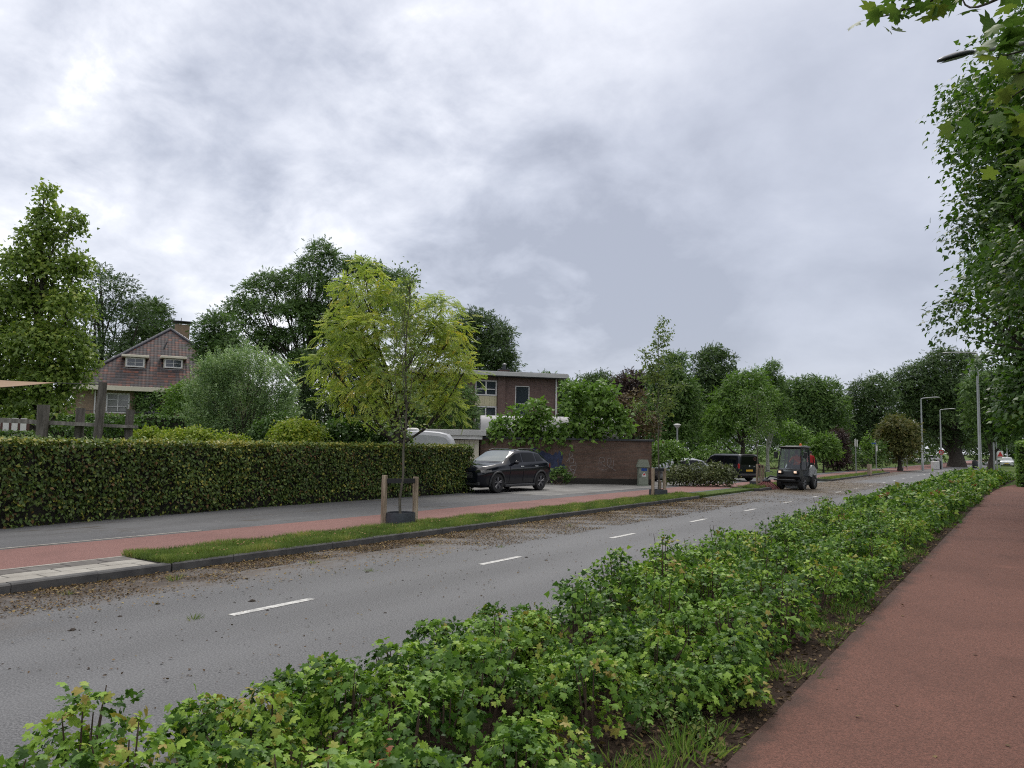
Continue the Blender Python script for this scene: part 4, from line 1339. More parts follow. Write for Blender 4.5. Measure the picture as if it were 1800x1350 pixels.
# grey willow shrub
def willow(label, u, depth, spec, z0, seed):
    rng = np.random.default_rng(seed); b = foot(u, depth, z0)
    lob = px_lobes(depth, spec, rng)
    t = thing('willow_shrub', label, 'shrub', b)
    m = MB(); PP, DD = [], []
    for i in range(1800):
        k = rng.choice(len(lob), p=np.array([l[1][0] ** 2 for l in lob]) / sum(l[1][0] ** 2 for l in lob))
        d = randdir(1, rng)[0]; d[2] = abs(d[2]) * .9 - .25
        e = lob[k][0] + d * np.array(lob[k][1]) * rng.uniform(.45, 1.08)
        a = b + np.array([rng.normal() * .3, rng.normal() * .3, rng.uniform(.3, 1.2)])
        if i < 70: limb(m, a - b, (a + (e - a) * .8) - b, .03, .006, sag=-.08, rng=rng, seg=5, n=3)
        dirn = norm(e - a); dirn = norm(dirn + np.array([0, 0, .15]))
        L = rng.uniform(.5, 1.0)
        for s in np.linspace(0, 1, 22):
            p = e - dirn * L * (1 - s) + rng.normal(size=3) * .03
            PP.append(p); DD.append(dirn * .8 + rng.normal(size=3) * .55 - np.array([0, 0, .15]))
    PP, DD = np.array(PP), np.array(DD); n = len(PP)
    m.build('stems', BK, t, smooth=60)
    leaves('foliage', M['willow'], t, PP, norm(rng.normal(size=(n, 3)) * .6 + np.array([0, 0, .8])), DD, (.145 * rng.uniform(.6, 1.2, n)), T_([(0, 0, 0), (.13, .45, .02), (0, 1, -.04), (-.13, .45, .02)], [(0, 1, 2), (0, 2, 3)]), np.repeat(rng.uniform(.1, .9, n // 22), 22) + rng.normal(size=n) * .1, loc=b)


willow('large rounded grey-green willow shrub in front of the tiled house', 425, 31,
       [(400, 635, 44), (440, 625, 40), (480, 650, 44), (360, 680, 46), (420, 690, 55), (485, 700, 46), (345, 720, 36), (400, 735, 46), (460, 740, 46), (505, 725, 30), (375, 640, 36), (510, 680, 24)], GZ, 201)


def shrub(name, label, u, depth, spec, n, m_, leaf, mat, z0=GZ, tmpl=OVAL, spread=.10, seed=None, cat='shrub', zmin=None, **kw):
    rng = np.random.default_rng(seed or int(u * 3 + depth))
    b = foot(u, depth, z0); lob = px_lobes(depth, spec, rng, zj=.3)
    t = thing(name, label, cat, b)
    m = MB()
    for c, r in lob:
        for _ in range(4):
            e = c + randdir(1, rng)[0] * np.array(r) * .7
            limb(m, np.array([rng.normal() * .15, rng.normal() * .15, -.02]), e - b, .02, .005, rng=rng, seg=5, n=3)
    m.build('stems', M['twig'], t)
    P, N, D, Z, V = sprays(lob, n, m_, leaf, spread, rng=rng, **kw)
    keep = P[:, 2] > (z0 if zmin is None else zmin)
    leaves('foliage', mat, t, P[keep], N[keep], D[keep], Z[keep], tmpl, V[keep], loc=b)
    return t


SH = dict(shell=.72, low=-.3, up=.6)
shrub('yellow_shrub', 'rounded yellow-green dome shrub just above the middle of the beech hedge', 522, 25, [(522, 762, 28, .8), (500, 770, 26), (546, 768, 26), (522, 780, 40)], 330, 12, .10, M['yellow'], **SH)
shrub('yellow_shrub', 'loose yellow-green shrub with serrated leaves right of the playground posts', 262, 27, [(262, 772, 18), (245, 776, 16), (285, 775, 16)], 170, 10, .11, M['yellow'], tmpl=STAR, **SH)
shrub('yellow_shrub', 'broad low yellowish shrub below the grey willow', 340, 26, [(315, 772, 19), (345, 771, 20), (372, 775, 16), (340, 788, 32)], 240, 10, .10, M['yellow'], **SH)
shrub('yellow_shrub', 'thin bright green sprigs just over the hedge between two yellow shrubs', 415, 25, [(405, 778, 14), (425, 780, 12), (390, 776, 10)], 80, 8, .09, M['yellow'], **SH)
shrub('dark_shrub', 'dark glossy shrub tucked left behind the rounded yellow-green dome', 470, 28, [(470, 762, 26), (490, 752, 24), (455, 775, 22)], 240, 10, .12, M['dark'], **SH)
shrub('dark_shrub', 'long dark large-leaved shrub bank between the yellow dome and the white caravan', 630, 27, [(585, 764, 22), (615, 762, 24), (650, 766, 24), (685, 768, 22), (705, 775, 16), (640, 780, 34), (600, 780, 30), (570, 772, 16)], 460, 10, .13, M['dark'], tmpl=STAR, **SH)
shrub('laurel_shrub', 'pair of domed bright laurels under the window of the tiled house', 270, 56, [(255, 705, 20), (285, 702, 18), (240, 720, 18), (270, 725, 28), (300, 720, 14)], 300, 9, .20, M['oak_mid'], shell=.75, spread=.16)
shrub('laurel_shrub', 'taller dark green bush between the laurels and the grey willow', 318, 52, [(318, 700, 24), (335, 690, 22), (312, 725, 26), (345, 720, 26)], 260, 9, .20, M['bright'], shell=.7, spread=.16)
shrub('garden_shrub', 'low dark foliage behind the playground posts, left of the beech hedge top', 130, 34, [(100, 750, 20), (140, 755, 18), (180, 752, 18), (210, 758, 16), (60, 745, 20), (225, 745, 14)], 260, 9, .14, M['dark'], **SH)
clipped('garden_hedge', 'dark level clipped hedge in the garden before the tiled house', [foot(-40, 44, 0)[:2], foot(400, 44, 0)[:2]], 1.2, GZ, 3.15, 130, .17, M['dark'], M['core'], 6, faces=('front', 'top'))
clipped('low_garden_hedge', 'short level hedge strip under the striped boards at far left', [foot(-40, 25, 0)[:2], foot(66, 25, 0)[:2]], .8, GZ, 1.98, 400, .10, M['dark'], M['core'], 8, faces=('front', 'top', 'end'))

# saplings hanging over the garage wall
WD = 35.4
shrub('sycamore_sapling', 'bright maple sapling over the left half of the graffiti wall', 910, WD + .9, [(945, 722, 20), (955, 745, 22), (925, 750, 20), (905, 728, 10, 1.5), (880, 745, 12), (875, 765, 18), (910, 775, 20), (945, 775, 22), (980, 770, 18), (930, 760, 18), (868, 770, 12)], 300, 7, .22, M['bright'], tmpl=STAR, spread=.18, cat='tree', shell=.4, up=.8, z0=2.14, zmin=.9)
shrub('sycamore_sapling', 'fuller maple sapling over the right half of the graffiti wall', 1045, WD + .9, [(1005, 690, 16, 1.4), (1005, 720, 20), (1035, 700, 22), (1060, 690, 20), (1060, 720, 26), (1085, 735, 20), (1030, 745, 26), (1070, 755, 24), (1000, 760, 20), (1040, 772, 18), (1010, 780, 12), (1095, 755, 12)], 380, 7, .23, M['bright'], tmpl=STAR, spread=.18, cat='tree', shell=.45, up=.8, z0=2.14, zmin=.9)
shrub('wall_weeds', 'low green weeds at the foot of the graffiti wall beside the parked SUV', 985, WD - .3, [(970, 838, 9), (985, 832, 10), (1000, 843, 7)], 60, 6, .13, M['oak_mid'], tmpl=STAR, spread=.1, shell=.3)
shrub('twiggy_shrub', 'brownish twiggy shrub behind the right end of the graffiti wall', 1110, 39, [(1105, 720, 26), (1125, 745, 26), (1095, 755, 22), (1140, 760, 20), (1120, 700, 18), (1150, 740, 18)], 230, 6, .16, M['brown'], spread=.2, shell=.2)
shrub('round_bush', 'grey-green spreading bush hiding the silver car beside the graffiti wall', 1235, 35.8, [(1195, 837, 17), (1225, 834, 18), (1255, 832, 19), (1280, 836, 15), (1182, 842, 13), (1210, 842, 17), (1240, 842, 18), (1270, 843, 15)], 460, 9, .12, M['bushy'], spread=.12, shell=.7, low=-.6)
shrub('box_shrub', 'bright-topped clipped evergreen between the graffiti wall end and the park lamp', 1172, 40.5, [(1165, 790, 17), (1185, 793, 16), (1172, 808, 24), (1195, 805, 14)], 300, 9, .13, M['bright'], spread=.1, shell=.8)

# trees of the park beyond the side street
TREES = [
    ('park_tree', 'dense tree right behind the brown house chimney side, above the saplings', 955, 78, [(940, 685, 22), (965, 680, 20), (990, 690, 22), (950, 720, 30), (985, 725, 30), (1010, 700, 24)], .3, 'oak_mid', 300, .30),
    ('park_tree', 'hazy mid green tree top between the brown house and the purple tree', 1045, 84, [(1035, 685, 24), (1060, 680, 24), (1085, 690, 18), (1040, 720, 32), (1075, 725, 30)], .3, 'oak', 300, .30),
    ('purple_tree', 'dark purple-leaved tree behind the sparse young tree', 1110, 74, [(1105, 680, 22), (1125, 675, 20), (1095, 705, 24), (1125, 710, 28), (1110, 740, 30), (1140, 745, 26)], .3, 'purple', 300, .28),
    ('park_tree', 'tall ragged tree just right of the sparse young tree', 1175, 66, [(1180, 645, 20), (1195, 635, 12), (1165, 670, 24), (1190, 680, 26), (1175, 710, 34), (1205, 720, 26), (1150, 725, 28), (1215, 690, 14), (1170, 755, 34), (1205, 760, 30)], .32, 'oak_mid', 420, .26),
    ('park_tree', 'tall open-crowned tree standing above its neighbours beyond the park lamp', 1255, 88, [(1255, 625, 18, .7), (1232, 635, 14, .7), (1275, 635, 16, .7), (1245, 655, 20, .7), (1275, 660, 18, .7), (1240, 685, 26), (1265, 695, 26), (1225, 720, 26), (1255, 740, 32), (1230, 765, 26)], .4, 'oak', 480, .32),
    ('park_tree', 'soft bright green tree behind the black van', 1305, 62, [(1300, 680, 24), (1325, 672, 22), (1280, 705, 24), (1310, 710, 30), (1340, 700, 24), (1265, 735, 22), (1295, 745, 30), (1330, 745, 26), (1262, 765, 20)], .22, 'bright', 430, .22),
    ('birch_tree', 'drooping birch with white trunk and thin hanging twigs behind the sweeper', 1349, 66, [(1358, 650, 12, 1.4), (1345, 670, 14, 1.4), (1368, 675, 12, 1.5), (1350, 705, 18, 1.4), (1370, 715, 14, 1.5), (1338, 720, 12, 1.4), (1360, 745, 16, 1.3)], .16, 'oak_mid', 260, .18),
    ('park_tree', 'broad rounded dark tree behind the sweeper cab', 1430, 80, [(1395, 690, 22), (1425, 685, 22), (1455, 690, 22), (1400, 720, 28), (1435, 720, 30), (1465, 715, 22), (1470, 745, 22), (1410, 755, 30), (1445, 755, 26)], .35, 'oak_mid', 460, .28),
    ('park_tree', 'small pale maple standing below the broad dark tree right of the sweeper', 1447, 66, [(1440, 785, 12), (1455, 780, 12), (1432, 795, 10), (1462, 795, 10), (1446, 792, 12)], .08, 'bright', 130, .22),
    ('purple_tree', 'narrow blackish-purple tree right of the sweeper', 1473, 72, [(1473, 770, 12), (1470, 790, 14, 1.2), (1476, 808, 14), (1466, 812, 12)], .12, 'purple', 150, .22),
    ('park_tree', 'thin high tree with sky gaps near the two blue name signs', 1520, 96, [(1515, 690, 20), (1545, 680, 20), (1500, 715, 20), (1535, 715, 22), (1555, 705, 18), (1520, 750, 26), (1550, 745, 26), (1500, 770, 24), (1540, 780, 26)], .4, 'oak', 380, .32),
    ('round_park_tree', 'rounded reddish-green tree between the blue name signs and the street lamps', 1581, 76, [(1575, 748, 16), (1560, 765, 18), (1592, 760, 18), (1565, 785, 20), (1595, 785, 18), (1580, 775, 24), (1580, 800, 18)], .22, 'russet', 330, .24),
    ('old_park_tree', 'huge old tree with thick trunk at the bend of the road', 1681, 104, [(1660, 640, 26), (1630, 655, 24), (1600, 670, 24), (1580, 690, 22), (1690, 645, 26), (1630, 690, 32), (1670, 690, 36), (1595, 715, 26), (1700, 700, 30), (1620, 725, 32), (1660, 740, 36), (1700, 745, 30), (1640, 765, 24), (1690, 775, 22)], 1.0, 'oak', 800, .36),
    ('park_tree', 'leafy tree filling the space behind the street lamps right of the old trunk', 1741, 78, [(1730, 690, 34), (1770, 680, 34), (1725, 735, 26), (1760, 735, 30), (1790, 720, 30), (1745, 765, 20), (1785, 765, 20)], .35, 'oak_mid', 420, .3),
]
for nm, lab, u, dp, spec, tr, mt, n, lf in TREES:
    tree(nm, lab, 'tree', u, dp, spec, tr, M[mt], M['bark_birch'] if nm == 'birch_tree' else BK, n, 8, lf, lf * 1.3,
         shell=.6 if nm != 'birch_tree' else .2, tone=(.15, .85), group=None, droop=.2 if nm != 'birch_tree' else 1.6, up=.55 if nm != 'birch_tree' else .1)


def backdrop_wood():
    """the wood that closes the view between the trees"""
    rng = np.random.default_rng(909)
    lob = []
    for u in range(-250, 1900, 22):
        d = rng.uniform(118, 150)
        vt = 715 + (18 * math.sin(u * .013) + rng.normal() * 8)
        if 1500 < u < 1560: vt += 25
        for v in np.arange(vt, 800, 22):
            lob.append((at(u + rng.normal() * 8, v, d), (2.6, 2.6, 2.4)))
    P, N, D, Z, V = sprays(lob, 7000, 8, 1.0, .8, shell=.5, rng=rng, tone=(.1, .7))
    k = P[:, 2] > .1
    o = leaves('distant_wood', M['oak'], None, P[k], N[k], D[k], Z[k], SPRIG, V[k])
    tag(o, 'far-off belt of trees closing the view behind the park', 'wood', kind='stuff')


backdrop_wood()
for lab, u, dp, spec, mt in (
    ('low dark shrubs along the lawn edge right of the sweeper', 1490, 74, [(1465, 815, 12), (1490, 812, 12), (1512, 806, 14), (1530, 812, 12), (1550, 808, 12), (1545, 790, 12)], 'dark'),
    ('dim undergrowth behind the black van and the sweeper', 1360, 76, [(1240, 800, 18), (1270, 795, 18), (1300, 800, 16), (1340, 800, 14), (1375, 800, 14), (1400, 795, 16), (1420, 800, 12)], 'oak_mid'),
    ('pale green bush below the broad dark tree', 1400, 70, [(1385, 760, 16), (1405, 768, 14), (1392, 785, 14), (1420, 778, 12)], 'bright')):
    shrub('park_shrub', lab, u, dp, spec, 220, 8, .24, M[mt], z0=.0, spread=.3, shell=.6)

clipped('far_clipped_hedge', 'tall squarely clipped hedge block right of the red path in the distance', [(-.28, 49.5), (3.2, 49.5)], 4.0, GZ, 2.45, 300, .16, M['bright'], M['core'], 15, faces=('front', 'top', 'start'))


# big maples to the right of the path
def big_maple(label, base, H, crown, r, n, m_, leaf, tm, seed, spread=.30, mat='maple_big', low=-.5, extra=None):
    rng = np.random.default_rng(seed)
    b = np.array(base, float)
    t = thing('maple_tree', label, 'tree', b)
    lob = [(b + np.array(c[:3]), (c[3], c[3], c[3] * (c[4] if len(c) > 4 else .9))) for c in crown]
    grow_trunk(b, lob, r, sub=4, rng=rng, fork=.45).build('trunk', BK, t, smooth=60)
    P, N, D, Z, V = sprays(lob, n, m_, leaf, spread, rng=rng, shell=.58, up=1.0, flat=.16, jit=.38, low=low, tone=(.12, .82), droop=.35)
    leaves('crown', M[mat], t, P, N, D, Z, tm, V, loc=b)
    return t, b, rng


def crown_balls(H, R, z0, k, rng):
    out = []
    for i in range(k):
        s = (i + .5) / k
        z = z0 + (H - z0) * s
        rr = R * math.sin(PI * min(1, .30 + .66 * s)) ** .7
        for j in range(5):
            a = rng.uniform(0, 6.28)
            q = rr * rng.uniform(.25, .72)
            out.append((q * math.cos(a), q * math.sin(a), z + rng.normal() * .4, R * rng.uniform(.26, .42), .85))
    return out


_r = np.random.default_rng(61)
big_maple('dark tall maple right of the red path, nearest whose whole crown edge shows', (4.0, 17.5, GZ), 15, crown_balls(14.5, 4.9, 5.3, 8, _r), .26, 4200, 21, .135, STAR, 71, .26)
big_maple('second tall maple along the right of the red path', (2.75, 27, GZ), 15, crown_balls(15, 5.6, 5.2, 8, _r), .26, 3800, 18, .165, STAR, 72, .32)
big_maple('third maple along the right of the red path with low hanging branches', (3.2, 38, GZ), 14, crown_balls(14.5, 6.2, 7.6, 6, _r), .26, 3600, 12, .25, STAR, 73, .40)
big_maple('farthest roadside maple right of the path, behind the clipped hedge block', (3.9, 58, GZ), 13, crown_balls(13, 6.0, 3.4, 8, _r), .28, 2400, 12, .34, STAR, 74, .5)


def near_maple():
    """the tree beside the camera whose boughs hang into the top right of the view"""
    rng = np.random.default_rng(81)
    b = np.array([3.6, 4.2, GZ])
    t = thing('maple_tree', 'nearest maple whose large-leaved boughs hang into the top right corner', 'tree', b)
    m = MB()
    m.tube([(0, 0, -.05), (.02, 0, .5), (0, .05, 2), (.05, .1, 4), (.1, .1, 6.5), (.1, .2, 9)], [.32, .24, .21, .18, .12, .03], 12)
    acc = [[], [], [], [], []]
    tips = [(1545, 30, 6.2), (1590, 18, 6.0), (1640, 0, 5.8), (1690, -12, 5.5), (1760, -5, 4.6), (1775, 60, 4.4), (1740, 105, 4.4), (1790, 130, 4.3), (1735, 200, 4.9), (1790, 215, 4.6), (1800, 40, 4.2), (1700, -60, 5.6), (1760, -70, 5.0), (1600, -60, 6.2), (1810, 290, 5.2), (1825, 360, 5.4), (1815, 420, 5.6), (1830, 520, 6.0)]
    cnt = [14, 12, 11, 12, 14, 14, 13, 16, 7, 16, 18, 26, 30, 26, 18, 16, 14, 14]
    roots = [(0, .05, 3.2), (.05, .1, 4.2), (.06, .1, 5.2)]
    main = {}
    for k, ((u, v, d), n) in enumerate(zip(tips, cnt)):
        e = at(u, v, d) - b
        a = np.array(roots[k % 3]); a[2] = min(max(e[2] - .3, 2.2), 6)
        if k in (1, 2, 3): a = at(tips[k + 1][0], tips[k + 1][1], tips[k + 1][2]) - b
        if k == 0: a = at(1590, 16, 6.0) - b
        limb(m, a, e, .022 if k > 3 else .010, .004, sag=-.03, rng=rng, n=6, seg=6)
        c = e + b
        d_ = norm(e - a)
        P = c - d_ * rng.uniform(-.08, .42, n)[:, None] + rng.normal(size=(n, 3)) * np.array([.075, .075, .06])
        N = norm(np.array([0, 0, .9]) + rng.normal(size=(n, 3)) * .5)
        acc[0].append(P); acc[1].append(N); acc[2].append(d_ * .5 + rng.normal(size=(n, 3)) * .7 - np.array([0, 0, .5])); acc[3].append(rng.uniform(.08, .145, n)); acc[4].append(rng.uniform(.15, .95, n))
    crown = crown_balls(9.5, 2.5, 4.2, 5, rng)
    lob = [(b + np.array([c[0] + .7, c[1] - 1.2, c[2]]), c[3] * .9) for c in crown]
    for c, r in lob: limb(m, (.05, .1, max(2.4, (c - b)[2] * .6)), c - b, .05, .01, rng=rng)
    q = sprays(lob, 240, 12, .17, .28, rng=rng, shell=.6, up=.6, tone=(.1, .8), droop=.3)
    # keep the overhead crown clear of the view: it grows behind and above the camera's right
    for j in range(5): acc[j].append(q[j])
    m.build('trunk', BK, t, smooth=60)
    A = [np.concatenate(a) for a in acc]
    leaves('crown', M['maple_near'], t, *A[:4], MAPLE, A[4], loc=b)


near_maple()


# ------------------------------------------------------------------ buildings
def frame_window(parent, x0, x1, z0, z1, y, cols, rows=(), fw=.07, mat='white', glass='glass', name='window', sill=False, dep=.10, barw=None):
    """window set into the wall plane y (local, outside is -y): frame mesh with a glass child"""
    m = MB(); b = fw if barw is None else barw
    m.box(x0, x1, y - .03, y + dep, z1 - fw, z1, .008); m.box(x0, x1, y - .03, y + dep, z0, z0 + fw, .008)
    m.box(x0, x0 + fw, y - .028, y + dep, z0 + fw, z1 - fw); m.box(x1 - fw, x1, y - .028, y + dep, z0 + fw, z1 - fw)
    xs = [x0 + fw] + [x0 + (x1 - x0) * c for c in cols] + [x1 - fw]
    for c in cols:
        xx = x0 + (x1 - x0) * c; m.box(xx - b / 2, xx + b / 2, y - .025, y + dep, z0 + fw, z1 - fw)
    for r in rows:
        zz = z0 + (z1 - z0) * r
        for i in range(len(xs) - 1):
            m.box(xs[i] + b / 2, xs[i + 1] - b / 2, y - .02, y + dep - .01, zz - b * .35, zz + b * .35)
    o = m.build(name, M[mat], parent)
    g = MB(); g.box(x0 + fw * .6, x1 - fw * .6, y + .045, y + .06, z0 + fw * .6, z1 - fw * .6); g.build('pane', M[glass], o)
    if sill:
        s = MB(); s.box(x0 - .05, x1 + .05, y - .11, y - .031, z0 - .05, z0 + .012, .01); s.build('sill', M['lead'], o)
    return o


def wall_holes(m, x0, x1, z0, z1, y0, y1, holes):
    """wall slab with rectangular openings, butted boxes"""
    xs = sorted({x0, x1, *[h[0] for h in holes], *[h[1] for h in holes]})
    for a, b in zip(xs[:-1], xs[1:]):
        mid = (a + b) / 2
        zs = [z0] + sorted(q for h in holes if h[0] < mid < h[1] for q in (h[2], h[3])) + [z1]
        for i in range(0, len(zs), 2):
            if zs[i + 1] - zs[i] > 1e-4: m.box(a, b, y0, y1, zs[i], zs[i + 1])


def tiled_house():
    d0 = 55.0
    b = foot(221, d0, GZ)
    t = thing('tiled_house', 'tan brick villa with steep red and blue-black hipped tile roof and two small dormers', 'house', b, YAW + math.radians(26))
    ez, pz = 5.45, 10.65
    xl, xr, yf, yb = -3.95, 9.3, -.55, 12.6
    px, py = 2.72, 6.0
    # walls
    m = MB()
    holes = [(-1.42, .10, 3.55, 5.0), (.95, 2.1, 3.55, 4.95)]
    wall_holes(m, xl + .55, xr - .55, 0, ez - .3, 0, .3, holes)
    m.box(xl + .55, xl + .85, .3, yb - .5, 0, ez - .3); m.box(xr - .85, xr - .55, .3, yb - .5, 0, ez - .3); m.box(xl + .85, xr - .85, yb - .8, yb - .5, 0, ez - .3)
    m.build('wall', M['brick_yellow'], t)
    # roof with its own metre grid for the tiles
    ridge = [(px, py, pz), (px + 1.2, py + .6, pz)]
    cor = [(xl, yf, ez), (xr, yf, ez), (xr, yb, ez), (xl, yb, ez)]
    P = [Vector(c) for c in cor] + [Vector(ridge[0])]
    me = bpy.data.meshes.new('roof')
    vs = [tuple(p) for p in P] + [(*p[:2], p[2] - .12) for p in P[:4]]
    fs = [(0, 1, 4), (1, 2, 4), (2, 3, 4), (3, 0, 4), (8, 7, 6, 5), (0, 5, 6, 1), (1, 6, 7, 2), (2, 7, 8, 3), (3, 8, 5, 0)]
    me.from_pydata(vs, [], fs)
    uvl = me.uv_layers.new(name='UVMap')
    for p in me.polygons[:4]:
        a, c = Vector(vs[p.vertices[0]]), Vector(vs[p.vertices[1]])
        ex = (c - a).normalized(); nn = p.normal; ey = nn.cross(ex)
        for li in p.loop_indices:
            v = Vector(vs[me.loops[li].vertex_index]) - a
            uvl.data[li].uv = (v.dot(ex), v.dot(ey))
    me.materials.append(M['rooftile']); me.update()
    roof = bpy.data.objects.new('roof', me); link(roof, t)
    m = MB()
    for c in cor:
        a, q = np.array(c), np.array(ridge[0]); n = 34
        for i in range(n):
            s0, s1 = i / n, (i + 1.12) / n
            m.tube([a + (q - a) * s0 + [0, 0, .02], a + (q - a) * s1 + [0, 0, .05]], [.11, .13], 8)
    m.build('ridge_tiles', M['ridge'], roof, smooth=60)
    m = MB()
    m.box(xl - .05, xr + .05, yf - .16, yf - .003, ez - .30, ez + .02, .01)
    m.box(xl - .16, xl - .053, yf - .16, yb, ez - .30, ez + .02); m.box(xl - .02, xr, yf - .001, -.003, ez - .29, ez - .25)
    m.build('gutter', M['cream'], t)
    frame_window(t, -1.42, .10, 3.55, 5.0, .05, (.5,), (.33, .66), .11, 'white', 'glass_net', barw=.06)
    frame_window(t, .95, 2.1, 3.55, 4.95, .05, (.5,), (.66,), .09, 'white', 'glass', barw=.05)
    m = MB(); m.tube([(-2.1, -.08, .1), (-2.1, -.08, ez - .31)], .055, 10); m.build('drainpipe', M['white'], t, smooth=60)
    m = MB()
    for x in np.arange(-3.4, 2.6, .55): m.box(x - .012, x + .012, -.92, -.90, 3.2, 3.62)
    m.box(-3.4, 2.6, -.93, -.89, 3.62, 3.66); m.box(-3.4, 2.6, -.95, -.002, 3.10, 3.2); m.build('balcony_rail', M['steel_dark'], t)
    # the lean-to eave at the left
    m = MB(); m.add([(-5.3, -.3, 3.9), (-4.08, -.3, 5.05), (-4.08, -.3, 5.25), (-5.3, -.3, 4.1), (-5.3, 4, 3.9), (-4.08, 4, 5.05), (-4.08, 4, 5.25), (-5.3, 4, 4.1)],
                    [(0, 1, 2, 3), (7, 6, 5, 4), (0, 4, 5, 1), (3, 2, 6, 7), (0, 3, 7, 4), (1, 5, 6, 2)]); m.build('side_roof', M['lead'], t)
    m = MB(); m.box(-4.9, -3.42, .2, 3.8, 0, 4.0); m.build('side_wall', M['brick_yellow'], t)
    # dormers
    for x, y in ((.30, 1.35), (2.90, 1.45)):
        z = ez + (y + .55) * (pz - ez) / (py + .55)
        dm = MB(); dm.box(x - .68, x + .68, y + .10, y + 1.7, z - .02, z + .80); d = dm.build('dormer', M['cream'], roof)
        s = MB(); s.box(x - .92, x + .92, y - .25, y + 1.9, z + .803, z + .98, .02); s.build('dormer_roof', M['cream'], roof)
        frame_window(roof, x - .62, x + .62, z + .08, z + .78, y - .012, (.5,), (.5,), .10, 'white', 'glass', 'dormer_window', barw=.035, dep=.03)
        p = MB(); p.box(x - .80, x + .80, y - .10, y + .015, z - .06, z + .0); p.build('dormer_sill', M['lead'], roof)
    # chimney
    m = MB(); m.box(px + .35, px + 1.45, py + .5, py + 1.5, pz - 1.4, pz + .55); ch = m.build('chimney', M['brick_yellow'], roof)
    m = MB(); m.box(px + .15, px + 1.65, py + .3, py + 1.7, pz + .75, pz + .82, .01)
    for a in (.42, 1.38): m.box(px + a - .04, px + a + .04, py + .55, py + .63, pz + .551, pz + .75)
    m.tube([(px + .8, py + .9, pz + .82), (px + .8, py + .9, pz + 1.15)], .025, 6); m.build('chimney_cap', M['steel_dark'], ch)
    m = MB(); y = 3.7; z = ez + (y + .55) * (pz - ez) / (py + .55); m.tube([(2.2, y, z - .1), (2.45, y, z + .55)], .055, 8); m.build('vent_pipe', M['steel_dark'], roof)


tiled_house()


def flat_house():
    b = foot(980, 53.6, GZ)
    t = thing('brick_house', 'two-storey dark brown brick house with flat roof and pale yellow panel between its windows', 'house', b, YAW + math.radians(15))
    H = 6.42
    m = MB()
    holes = [(-5.95, -4.42, 2.6, 6.18), (-3.12, -2.08, 2.4, 5.88)]
    wall_holes(m, -10.5, 0, 0, H, 0, .3, holes)
    m.box(-.3, 0, .3, 8, 0, H); m.box(-10.5, -10.2, .3, 8, 0, H); m.box(-10.2, -.3, 7.7, 8, 0, H)
    m.build('wall', M['brick_brown'], t)
    m = MB(); m.box(-4.38, -3.86, -.14, -.002, 0, H - .004); m.build('brick_pier', M['brick_brown'], t)
    m = MB(); m.box(-11.0, .55, -.65, 8.5, H + .05, H + .32, .012); r = m.build('roof', M['fascia'], t)
    m = MB(); m.box(-10.9, .45, -.55, 8.4, H + .003, H + .047); m.build('roof_edge', M['steel_dark'], r)
    m = MB(); m.box(-10.95, .5, -.6, 8.45, H + .322, H + .36); m.build('roof_trim', M['lead'], r)
    frame_window(t, -5.95, -4.42, 5.12, 6.18, .06, (.5,), (.42,), .09, 'white', 'glass', barw=.10)
    frame_window(t, -5.95, -4.42, 2.6, 4.40, .06, (.5,), (), .09, 'white', 'glass', barw=.07)
    m = MB(); n = 9
    for i in range(n):
        w = 1.53 / n; m.box(-5.95 + i * w + .004, -5.95 + (i + 1) * w - .004, .06, .12, 4.42, 5.10)
    m.build('panel', M['panel'], t)
    frame_window(t, -3.12, -2.08, 2.4, 5.88, .06, (), (.64,), .07, 'white', 'glass', barw=.07)
    m = MB(); m.tube([(-.17, -.07, .1), (-.17, -.07, H)], .055, 10); m.build('drainpipe', M['white'], t, smooth=60)
    m = MB(); m.box(-3.55, -2.9, 2.5, 3.2, H + .33, H + .78); ch = m.build('chimney', M['brick_brown'], r)
    m = MB(); m.box(-3.62, -2.83, 2.43, 3.27, H + .782, H + .84); m.lathe([(.13, .84 + H), (.13, H + 1.2), (.2, H + 1.2), (.02, H + 1.3)], 12, (-3.2, 2.85, 0)); m.build('chimney_pot', M['steel_dark'], ch)


flat_house()


